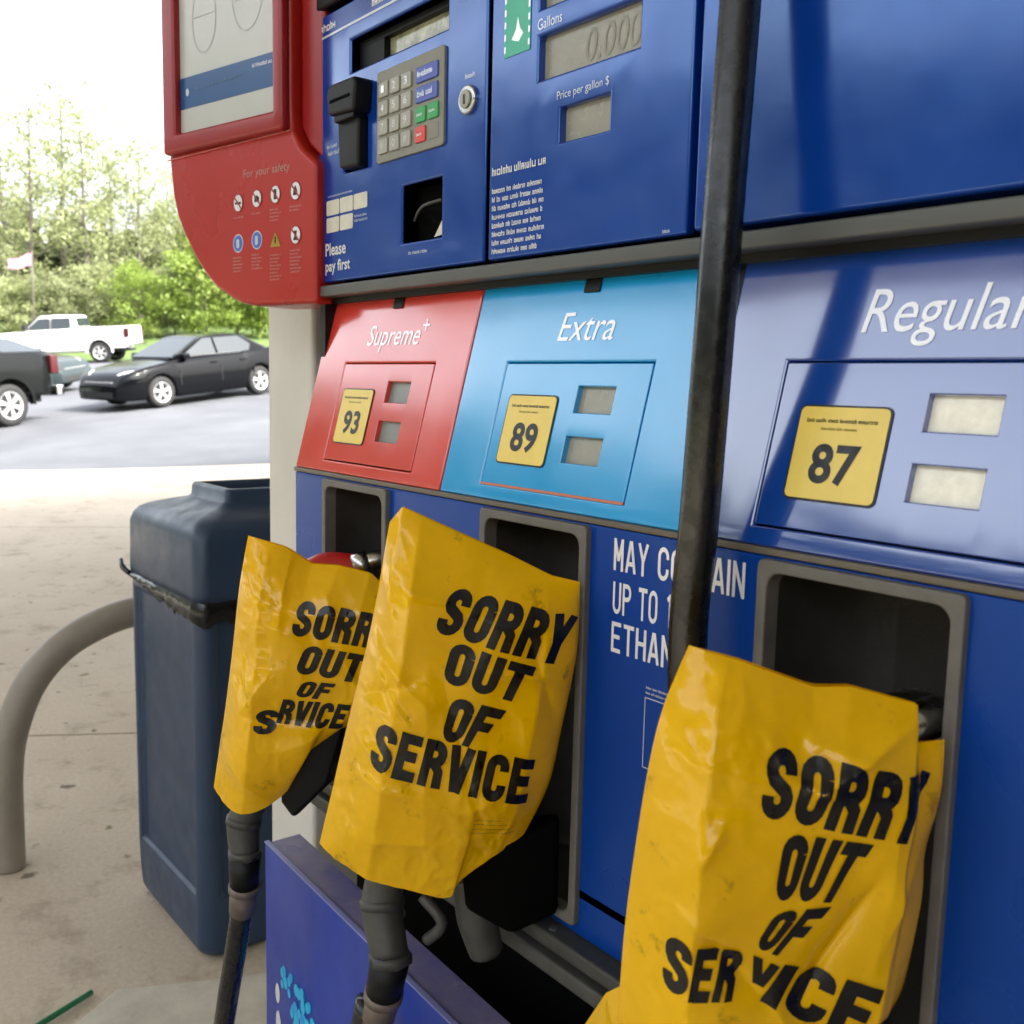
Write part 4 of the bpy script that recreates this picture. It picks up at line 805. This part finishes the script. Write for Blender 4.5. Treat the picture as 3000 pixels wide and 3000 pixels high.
def loft_body(name, top, bot, arches, widths, m_, parent, N=120, crown=0.03, shoulder=0.05):
    """car body lofted through cross-sections along its length; arches = (x, z, radius) cut into the lower edge"""
    def lin(P, x):
        for (a, b), (c, d) in zip(P, P[1:]):
            if x <= c: return b + (d - b) * (x - a) / (c - a)
        return P[-1][1]
    x0, x1 = top[0][0], top[-1][0]; vs = []; fs = []; K = 9; n_ = 2 * (K + 1) + 7
    for i in range(N + 1):
        t = i / N; x = x0 + (x1 - x0) * (0.5 - 0.5 * math.cos(math.pi * t)) * 0.35 + (x1 - x0) * t * 0.65
        w = 0.06; zt = sum(lin(top, min(x1, max(x0, x + k))) for k in (-w, -w / 2, 0, w / 2, w)) / 5; zb = lin(bot, x)
        for cx, cz, r in arches:
            if abs(x - cx) < r: zb = max(zb, cz + math.sqrt(r * r - (x - cx) ** 2))
        e = min(x - x0, x1 - x); wx = 1 - 0.24 * (1 - min(1, e / 0.6)) ** 2.4; side = []
        for k in range(K + 1):
            q = k / K; z = zb + (zt - zb) * q; side.append((lin(widths, z) * wx * (1 - shoulder * q ** 6), z))
        ym = side[-1][0]
        ring = [(y, z) for y, z in side] + [(ym * f, zt + crown * (1 - f * f)) for f in (0.94, 0.7, 0.35, 0, -0.35, -0.7, -0.94)] + [(-y, z) for y, z in side[::-1]]
        vs += [(x, y, z) for y, z in ring]
    for i in range(N): fs += [(i * n_ + k, i * n_ + (k + 1) % n_, (i + 1) * n_ + (k + 1) % n_, (i + 1) * n_ + k) for k in range(n_)]
    fs += [tuple(range(n_)), tuple(range((N + 1) * n_ - 1, N * n_ - 1, -1))]
    o = mesh_obj(name, vs, fs, m_, parent, smooth=True)
    bm = bmesh.new(); bm.from_mesh(o.data); bmesh.ops.recalc_face_normals(bm, faces=bm.faces[:]); bm.to_mesh(o.data); bm.free()
    return o
def wheel(parent, x, y, r, w, spokes=5):
    sgn = 1 if y > 0 else -1
    def ringv(rad, yy, n_=28): return [Vector((x + rad * math.cos(2 * math.pi * q / n_), yy, r + rad * math.sin(2 * math.pi * q / n_))) for q in range(n_)]
    yi, yo = y - sgn * w, y
    ty = ring_loft('tyre', [ringv(r * 0.66, yo - sgn * .01), ringv(r * 0.74, yo), ringv(r * 0.93, yo - sgn * .005), ringv(r, yo - sgn * 0.04), ringv(r, yi), ringv(r * 0.6, yi)], M_TYRE, parent, cap0=False, cap1=False)
    rim = ring_loft('rim', [ringv(r * 0.68, yo - sgn * .012), ringv(r * 0.62, yo - sgn * .01), ringv(r * 0.58, yo - sgn * .05)], M_RIM, parent, cap0=False, cap1=False)
    ring_loft('brake', [ringv(r * 0.57, yo - sgn * .055), ringv(r * 0.3, yo - sgn * .06)], M_TYRE, rim, cap0=False)
    ring_loft('hub', [ringv(r * 0.17, yo - sgn * .05, 12), ringv(r * 0.15, yo - sgn * .012, 12)], M_RIM, rim, cap0=False)
    for k in range(spokes):
        a = 2 * math.pi * k / spokes + 0.3; c_, s_ = math.cos(a), math.sin(a); vs = []
        for rad, hw_, yy in ((0.1, 0.055, -.018), (0.62, 0.11, -.02)):
            for q in (-1, 1):
                for dy in (0, -0.03): vs.append((x + r * (rad * c_ - q * hw_ * s_), yo + sgn * (yy + dy), r + r * (rad * s_ + q * hw_ * c_)))
        mesh_obj('spoke', vs, [(0, 2, 6, 4), (1, 5, 7, 3), (0, 4, 5, 1), (2, 3, 7, 6), (4, 6, 7, 5), (0, 1, 3, 2)], M_RIM, rim)
def pane(name, quad_, m_, parent, out, th=0.012):
    q = [Vector(v) for v in quad_]; n_ = (q[1] - q[0]).cross(q[-1] - q[0]).normalized()
    if n_.dot(Vector(out)) < 0: n_ = -n_; q = q[::-1]
    k = len(q); vs = [v - n_ * 0.03 for v in q] + [v + n_ * th for v in q]
    return mesh_obj(name, vs, [tuple(range(k - 1, -1, -1)), tuple(range(k, 2 * k))] + [(i, (i + 1) % k, k + (i + 1) % k, k + i) for i in range(k)], m_, parent)
def settle(root, front, rear, wb):
    """stand a vehicle (front axle at x=wb/2) on the sloping lot"""
    f = Vector((front[0], front[1], gz(*front))); r_ = Vector((rear[0], rear[1], gz(*rear)))
    ex = (f - r_).normalized(); side = Vector((-ex.y, ex.x, 0)).normalized(); c_ = (f + r_) / 2
    pl = c_ + side * 0.8; slope = (gz(pl.x, pl.y) - gz((c_ - side * 0.8).x, (c_ - side * 0.8).y)) / 1.6
    ey = (side + Vector((0, 0, slope))).normalized(); ez_ = ex.cross(ey).normalized(); ey = ez_.cross(ex)
    root.matrix_world = Matrix(((ex.x, ey.x, ez_.x, c_.x), (ex.y, ey.y, ez_.y, c_.y), (ex.z, ey.z, ez_.z, c_.z), (0, 0, 0, 1)))
def cabin(parent, base, roof, m_, z0, z1, wb_, wr_):
    """greenhouse: base = (x rear, x front) at the shoulder, roof = (x rear, x front)"""
    pr = [(base[0], z0), (base[1], z0), (roof[1], z1 - 0.02), (roof[1] - 0.25, z1), ((roof[0] + roof[1]) / 2, z1 + 0.015), (roof[0] + 0.2, z1), (roof[0], z1 - 0.025)]
    return hull('cabin', pr, [(z0, wb_), (z1, wr_)], m_, parent, bevel=0.09)
def sedan(label, m_, front, rear):
    t = empty('parked_sedan'); tag(t, label, 'car')
    wf, wr, r = 1.38, -1.38, 0.335
    top = [(-2.44, 0.62), (-2.42, 0.93), (-2.34, 1.03), (-1.75, 1.075), (-1.2, 1.06), (0.85, 0.985), (1.15, 0.955), (1.75, 0.87), (2.15, 0.76), (2.30, 0.65), (2.37, 0.46)]
    bot = [(-2.44, 0.36), (-2.2, 0.28), (-1.80, 0.23), (-0.92, 0.19), (0.92, 0.19), (1.84, 0.20), (2.25, 0.21), (2.37, 0.26)]
    loft_body('body', top, bot, ((wr, r, 0.385), (wf, r, 0.385)), [(0.15, 0.83), (0.40, 0.895), (0.62, 0.905), (0.80, 0.89), (1.10, 0.83)], m_, t)
    box('underbody', -2.1, 2.1, -0.70, 0.70, 0.22, 0.72, M_TYRE, t)
    cb = cabin(t, (-1.95, 1.02), (-1.05, 0.05), m_, 1.0, 1.455, 0.80, 0.60)
    zb, zt = 1.055, 1.40
    for s_ in (-1, 1):
        def Y(z): return s_ * (0.80 - (z - 1.0) / 0.455 * 0.20)
        pane('side_window', [(0.72, Y(zb), zb), (-0.22, Y(zb), zb), (-0.22, Y(zt), zt), (0.02, Y(zt), zt)], M_GLASS, t, (0, s_, 0), 0.006)
        pane('side_window', [(-0.28, Y(zb), zb), (-1.18, Y(zb), zb), (-1.28, Y(1.2), 1.2), (-1.0, Y(zt), zt), (-0.28, Y(zt), zt)], M_GLASS, t, (0, s_, 0), 0.006)
        pane('window_trim', [(0.78, Y(1.035), 1.035), (-1.30, Y(1.045), 1.045), (-1.30, Y(1.054), 1.054), (0.76, Y(1.044), 1.044)], mat('dull_trim', (0.12, 0.12, 0.12), 0.3), t, (0, s_, 0), 0.009)
        box('mirror', 0.62, 0.80, s_ * 0.86 - 0.09, s_ * 0.86 + 0.09, 1.0, 1.12, m_, t, bevel=0.03)
        hl = mesh_obj('headlight', [(2.20, s_ * 0.52, 0.66), (2.10, s_ * 0.80, 0.64), (1.72, s_ * 0.865, 0.76), (1.70, s_ * 0.80, 0.845), (2.02, s_ * 0.62, 0.80), (2.12, s_ * 0.5, 0.755), (1.8, s_ * 0.6, 0.7)], [(0, 1, 4, 5), (1, 2, 3, 4), (0, 6, 2, 1), (5, 4, 3, 6), (0, 5, 6), (6, 3, 2)], M_HEAD, t, bevel=0.01)
        hl.location = (0.055, 0.0, 0.015)
        box('fog_light', 2.2, 2.28, s_ * 0.66 - 0.06, s_ * 0.66 + 0.06, 0.33, 0.41, M_HEAD, t, bevel=0.02)
        box('taillight', -2.42, -2.12, s_ * 0.77 - 0.07, s_ * 0.77 + 0.06, 0.80, 0.97, M_TAIL, t, bevel=0.03)
        for x in (wf, wr): wheel(t, x, s_ * 0.885, r, 0.21)
        for x in (0.88, -0.25, -1.2): box('door_seam', x - 0.006, x + 0.006, s_ * 0.875 - 0.031, s_ * 0.875 + 0.031, 0.44, 0.78, M_TYRE, t)
        for x in (0.1, -0.75): box('door_handle', x - 0.25, x - 0.08, s_ * 0.885 - 0.02, s_ * 0.885 + 0.02, 0.86, 0.885, m_, t, bevel=0.01)
    pane('windscreen', [(0.96, 0.72, 1.035), (0.96, -0.72, 1.035), (0.14, -0.56, 1.41), (0.14, 0.56, 1.41)], M_GLASS, t, (1, 0, 1))
    pane('rear_window', [(-1.88, 0.66, 1.06), (-1.88, -0.66, 1.06), (-1.14, -0.54, 1.41), (-1.14, 0.54, 1.41)], M_GLASS, t, (-1, 0, 1))
    box('grille', 2.24, 2.345, -0.5, 0.5, 0.57, 0.62, mat('dull_trim', (0.12, 0.12, 0.12), 0.3), t, bevel=0.02); box('lower_grille', 2.26, 2.372, -0.55, 0.55, 0.26, 0.42, M_TYRE, t, bevel=0.02)
    settle(t, front, rear, 2.76); return t
def pickup(label, m_, front, rear, lift=0.0):
    t = empty('pickup_truck'); tag(t, label, 'pickup truck')
    wf, wr, r = 1.80, -1.80, 0.41
    zt = 1.42
    top = [(-3.0, 1.36), (-2.97, zt), (-1.0, zt), (-0.95, 1.38), (1.0, 1.35), (1.25, 1.33), (2.45, 1.25), (2.68, 1.2), (2.78, 1.1), (2.82, 0.85)]
    bot = [(-3.0, 0.62), (-2.9, 0.56), (-2.35, 0.55), (-1.25, 0.46), (1.25, 0.46), (2.35, 0.48), (2.82, 0.52)]
    loft_body('body', top, bot, ((wr, r + 0.03, 0.49), (wf, r + 0.03, 0.49)), [(0.4, 0.96), (0.7, 1.0), (1.1, 1.0), (1.45, 0.96)], m_, t, crown=0.01, shoulder=0.025)
    box('bed_floor', -2.86, -1.02, -0.82, 0.82, zt + 0.0, zt + 0.016, M_TYRE, t)
    box('underbody', -2.7, 2.4, -0.74, 0.74, 0.42, 1.0, M_TYRE, t)
    cabin(t, (-0.98, 1.28), (-0.82, 0.55), m_, 1.33, 1.93, 0.93, 0.74)
    zb, zu = 1.42, 1.82
    for s_ in (-1, 1):
        def Y(z): return s_ * (0.93 - (z - 1.33) / 0.60 * 0.19)
        pane('side_window', [(1.0, Y(zb), zb), (0.12, Y(zb), zb), (0.12, Y(zu), zu), (0.56, Y(zu), zu)], M_GLASS, t, (0, s_, 0), 0.006)
        pane('side_window', [(0.05, Y(zb), zb), (-0.72, Y(zb), zb), (-0.68, Y(zu), zu), (0.05, Y(zu), zu)], M_GLASS, t, (0, s_, 0), 0.006)
        box('mirror', 0.95, 1.12, s_ * 1.04 - 0.11, s_ * 1.04 + 0.11, 1.38, 1.60, M_TYRE, t, bevel=0.03)
        box('taillight', -3.01, -2.82, s_ * 0.91 - 0.07, s_ * 0.91 + 0.07, 0.98, 1.36, M_TAIL, t, bevel=0.03)
        box('headlight', 2.55, 2.80, s_ * 0.80 - 0.16, s_ * 0.80 + 0.15, 0.96, 1.16, M_HEAD, t, bevel=0.03)
        for x in (wf, wr):
            wheel(t, x, s_ * 0.985, r, 0.27, 6)
            fl_ = arc(x, r + 0.03, 0.55, 185, -5, 14); fi = arc(x, r + 0.03, 0.49, 185, -5, 14); k = len(fl_)
            vs = [(a, s_ * 0.96, b) for a, b in fl_] + [(a, s_ * 1.02, b) for a, b in fl_] + [(a, s_ * 1.02, b) for a, b in fi] + [(a, s_ * 0.9, b) for a, b in fi]
            mesh_obj('arch_flare', vs, [(q * k + i, q * k + i + 1, (q + 1) * k + i + 1, (q + 1) * k + i) for q in range(3) for i in range(k - 1)], m_, t, smooth=False)
    pane('windscreen', [(1.24, 0.84, 1.40), (1.24, -0.84, 1.40), (0.66, -0.70, 1.84), (0.66, 0.70, 1.84)], M_GLASS, t, (1, 0, 1))
    pane('rear_window', [(-0.95, 0.7, 1.46), (-0.95, -0.7, 1.46), (-0.84, -0.62, 1.82), (-0.84, 0.62, 1.82)], M_GLASS, t, (-1, 0, 0.2))
    box('rear_bumper', -3.13, -2.95, -0.94, 0.94, 0.52, 0.74, M_CHROME, t, bevel=0.03); box('front_bumper', 2.72, 2.92, -0.96, 0.96, 0.5, 0.74, M_CHROME, t, bevel=0.04)
    box('grille', 2.74, 2.82, -0.6, 0.6, 0.84, 1.14, M_TYRE, t, bevel=0.02)
    settle(t, front, rear, 3.6); return t
sedan('black four-door sedan crossing the lot with its headlight towards the pumps', paint('paint_black', (0.003, 0.0035, 0.0045)), (-22.75, 7.45), (-23.55, 10.08))
sedan('dark grey sedan nose half hidden behind the black pickup', paint('paint_dark_grey', (0.03, 0.04, 0.042)), (-29.35, 7.15), (-31.4, 5.3))
pickup('white crew cab pickup truck parked before the trees', paint('paint_white', (0.62, 0.62, 0.61), 0.25), (-45.6, 10.15), (-43.5, 13.05))
pickup('black pickup truck rear with red taillight and silver wheel', paint('paint_jet', (0.007, 0.008, 0.008)), (-20.85, 0.97), (-22.45, 4.19))

# ------------------------------------------------------------------ trees, shrubs, flag
def leafmat(name, c1, c2):
    m_ = mat(name, c1, 0.55, col2=c2, vscale=0.7, trans=0.45); return m_
LM = [leafmat('leaf_yellow', (0.21, 0.24, 0.10), (0.32, 0.35, 0.17)), leafmat('leaf_olive', (0.16, 0.18, 0.085), (0.26, 0.285, 0.14)), leafmat('leaf_fresh', (0.15, 0.22, 0.03), (0.26, 0.34, 0.07))]  # haze put into the colours: yellow and olive leaves paled and greyed
M_BARK = mat('bark', (0.085, 0.075, 0.06), 0.85, var=0.2, vscale=4)
def limb(vs, fs, p0, p1, r0, r1, n_=5):
    d = (p1 - p0).normalized(); a = d.orthogonal().normalized(); b = d.cross(a); i0 = len(vs)
    for p_, r_ in ((p0, r0), (p1, r1)):
        for k in range(n_): vs.append(p_ + (a * math.cos(6.2832 * k / n_) + b * math.sin(6.2832 * k / n_)) * r_)
    for k in range(n_): fs.append((i0 + k, i0 + (k + 1) % n_, i0 + n_ + (k + 1) % n_, i0 + n_ + k))
def tree_meshes(seed, H, spread, nleaf, lsize, lowest=0.12, lean=0.03, top_sparse=True):
    rnd = random.Random(seed); bv_, bf = [], []; tips = []
    pts = [Vector((0, 0, -0.3))]
    for i in range(1, 9): pts.append(Vector((pts[-1].x + rnd.gauss(0, lean * H / 8), pts[-1].y + rnd.gauss(0, lean * H / 8), H * i / 8)))
    R0 = 0.014 * H
    for i in range(8): limb(bv_, bf, pts[i], pts[i + 1], R0 * (1 - i / 8.6), R0 * (1 - (i + 1) / 8.6), 6)
    for i in range(34):
        t = lowest + (1 - lowest) * (i + rnd.random()) / 34 * 0.97; k = min(7, int(t * 8)); p0 = pts[k].lerp(pts[k + 1], t * 8 - k)
        an = i * 2.4 + rnd.gauss(0, .4); ln = spread * (0.35 + 0.75 * math.sin(math.pi * min(1, (t - lowest * .5) * 0.85 + 0.18))) * rnd.uniform(0.7, 1.15)
        up = rnd.uniform(0.25, 0.8); p1 = p0 + Vector((math.cos(an), math.sin(an), up)) * ln * 0.6; p2 = p1 + Vector((math.cos(an + rnd.gauss(0, .3)), math.sin(an + rnd.gauss(0, .3)), up * 0.9)) * ln * 0.5
        r1 = R0 * 0.32 * (1.1 - t); limb(bv_, bf, p0, p1, r1, r1 * 0.6, 4); limb(bv_, bf, p1, p2, r1 * 0.6, r1 * 0.2, 3)
        for q in range(5):
            b0 = p0.lerp(p2, rnd.uniform(0.35, 1.0)); tw = b0 + Vector((rnd.gauss(0, 1), rnd.gauss(0, 1), rnd.gauss(0.4, .7))) * ln * 0.22
            limb(bv_, bf, b0, tw, r1 * 0.25, r1 * 0.1, 3); tips.append((tw, t))
        tips.append((p2, t))
    lv, lf = [], []
    wts = [((1.0 - 0.75 * max(0, t - 0.45) / 0.55) if top_sparse else 1.0) * rnd.uniform(0.4, 1.6) for _, t in tips]
    for tip, t in rnd.choices(tips, wts, k=nleaf):
        sg = spread * 0.13; c_ = tip + Vector((rnd.gauss(0, sg), rnd.gauss(0, sg), rnd.gauss(0, sg * 0.75)))
        s_ = lsize * rnd.uniform(0.55, 1.3); u = Vector((rnd.gauss(0, 1), rnd.gauss(0, 1), rnd.gauss(0, 1))).normalized(); w = u.orthogonal().normalized()
        w = (w * math.cos(t * 50) + u.cross(w) * math.sin(t * 50)); i0 = len(lv)
        lv += [c_ - u * s_, c_ + w * s_ * 0.45, c_ + u * s_, c_ - w * s_ * 0.45]; lf.append((i0, i0 + 1, i0 + 2, i0 + 3))
    a = bpy.data.meshes.new('trunk'); a.from_pydata(bv_, [], bf); a.materials.append(M_BARK)
    b = bpy.data.meshes.new('crown'); b.from_pydata(lv, [], lf)
    return a, b
KINDS = [tree_meshes(1, 16, 3.2, 3900, 0.17), tree_meshes(2, 14, 3.8, 5200, 0.18, 0.06), tree_meshes(3, 18, 2.8, 2800, 0.16, 0.2), tree_meshes(4, 9, 3.4, 8000, 0.20, 0.03, top_sparse=False)]
def bz(x, y): return bank(x, y)[2]
def plant(name, kind, lm, x, y, sc, label, cat, group, rz):
    t = empty(name, (x, y, bz(x, y) - 0.05)); t.rotation_euler.z = rz; t.scale = (sc, sc, sc * random.uniform(0.95, 1.08)); tag(t, label, cat, group)
    a = bpy.data.objects.new('trunk', KINDS[kind][0]); link(a, t)
    me = KINDS[kind][1]
    key = (kind, lm.name)
    if key not in _lv: _lv[key] = me.copy(); _lv[key].materials.clear(); _lv[key].materials.append(lm)
    b = bpy.data.objects.new('crown', _lv[key]); link(b, t)
    return t
_lv = {}
def polar(u, d):
    """a spot at bearing u (degrees from -X towards +Y) and distance d from the pumps"""
    return (-d * math.cos(R(u)), d * math.sin(R(u)))
TREES = [(10.6, 60, 0, 1, 0.66, 'olive spring tree at the lot edge behind the black pickup'), (12.0, 70, 2, 0, 0.84, 'tall sparse yellow-green tree between the black pickup and the flag'),
    (13.2, 62, 0, 0, 0.80, 'yellow-green tree straight behind the pink flag'), (14.6, 72, 2, 1, 0.86, 'tall thin tree with bare top behind the white pickup cab'),
    (15.7, 63, 0, 0, 0.76, 'yellow-green spring tree behind the white pickup bed'), (17.0, 70, 1, 1, 0.78, 'broad olive tree behind the white pickup tailgate'),
    (18.3, 64, 0, 0, 0.66, 'yellow-green tree behind the nose of the black sedan'), (19.6, 72, 2, 1, 0.64, 'thin olive tree behind the windscreen of the black sedan'),
    (20.9, 66, 1, 0, 0.60, 'broad yellow-green tree behind the roof of the black sedan'), (22.4, 70, 1, 2, 0.62, 'fresh green tree behind the trunk of the black sedan'),
    (24.0, 66, 3, 2, 0.85, 'bushy bright green tree beside the pale canopy column')]
for u, d, k, c, s_, lab in TREES:
    x, y = polar(u, d); plant('spring_tree', k, LM[c], x, y, s_, lab, 'tree', 'trees behind the lot', random.uniform(0, 6.3))
SHR = [(12.0, 57, 0, 0.34, 'low yellow-green shrub behind the black pickup'), (14.0, 57, 1, 0.36, 'olive shrub between the flag and the white pickup'), (16.2, 57, 0, 0.36, 'yellow-green shrub behind the white pickup bed'),
    (18.2, 56, 2, 0.38, 'green shrub behind the white pickup tailgate'), (20.0, 58, 0, 0.40, 'yellow-green shrub behind the windscreen of the black sedan'), (21.6, 56, 2, 0.52, 'vivid green shrub behind the roof of the black sedan'),
    (23.2, 57, 2, 0.62, 'largest vivid green shrub, behind the trunk of the black sedan'), (25.2, 57, 2, 0.52, 'vivid green shrub against the pale canopy column')]
for u, d, c, s_, lab in SHR:
    x, y = polar(u, d); plant('shrub', 3, LM[c], x, y, s_, lab, 'shrub', 'shrubs below the trees', random.uniform(0, 6.3))
# a wood all round the station, one mass of leaves
lv, lf = [], []; rnd = random.Random(9)
for i in range(34000):
    side = rnd.random()
    if side < 0.55: x = rnd.uniform(-80, 60); y = -38 + 0.2 * max(0, -x) - rnd.uniform(0, 9); top = 13.5 + 0.06 * max(0, -x) + 3 * noise.noise(Vector((x * 0.12, 0, 3)))
    else:
        u = rnd.uniform(5, 33); d = rnd.uniform(73, 80); x, y = polar(u, d); top = 6.0 + 2.5 * noise.noise(Vector((u * 0.9, 1, 3)))
    z0 = bz(x, y); z = z0 + top * rnd.random() ** 0.8; s_ = rnd.uniform(0.3, 0.7)
    a = Vector((rnd.gauss(0, 1), rnd.gauss(0, 1), rnd.gauss(0, 1))).normalized(); b = a.orthogonal(); c_ = Vector((x, y, z)); i0 = len(lv)
    lv += [c_ - a * s_, c_ + b * s_ * 0.6, c_ + a * s_, c_ - b * s_ * 0.6]; lf.append((i0, i0 + 1, i0 + 2, i0 + 3))
wd = mesh_obj('woods', lv, lf, leafmat('leaf_wood', (0.03, 0.042, 0.016), (0.07, 0.085, 0.03))); wd['kind'] = 'stuff'; wd['label'] = 'hazy mass of woodland foliage behind the trees'; wd['category'] = 'woods'
fg = empty('flag', (-49.4, 11.6, bz(-49.4, 11.6))); tag(fg, 'small pale pink flag on a thin pole before the trees', 'flag')
tube('pole', [(0, 0, 0), (0, 0, 4.6)], 0.03, M_BARK, fg, n=8, sub=1)
vs = [( -0.5 * i / 6 * 0.9 - 0.0, -0.9 * i / 6, 4.5 - 0.55 * j / 3 - 0.35 * (i / 6) * (1 - j / 3 * 0.4) + 0.05 * math.sin(i * 1.4)) for i in range(7) for j in range(4)]
mesh_obj('cloth', vs, [(i * 4 + j, i * 4 + j + 1, (i + 1) * 4 + j + 1, (i + 1) * 4 + j) for i in range(6) for j in range(3)], mat('flag_pink', (0.62, 0.28, 0.40), 0.7, trans=0.3), fg, smooth=True)
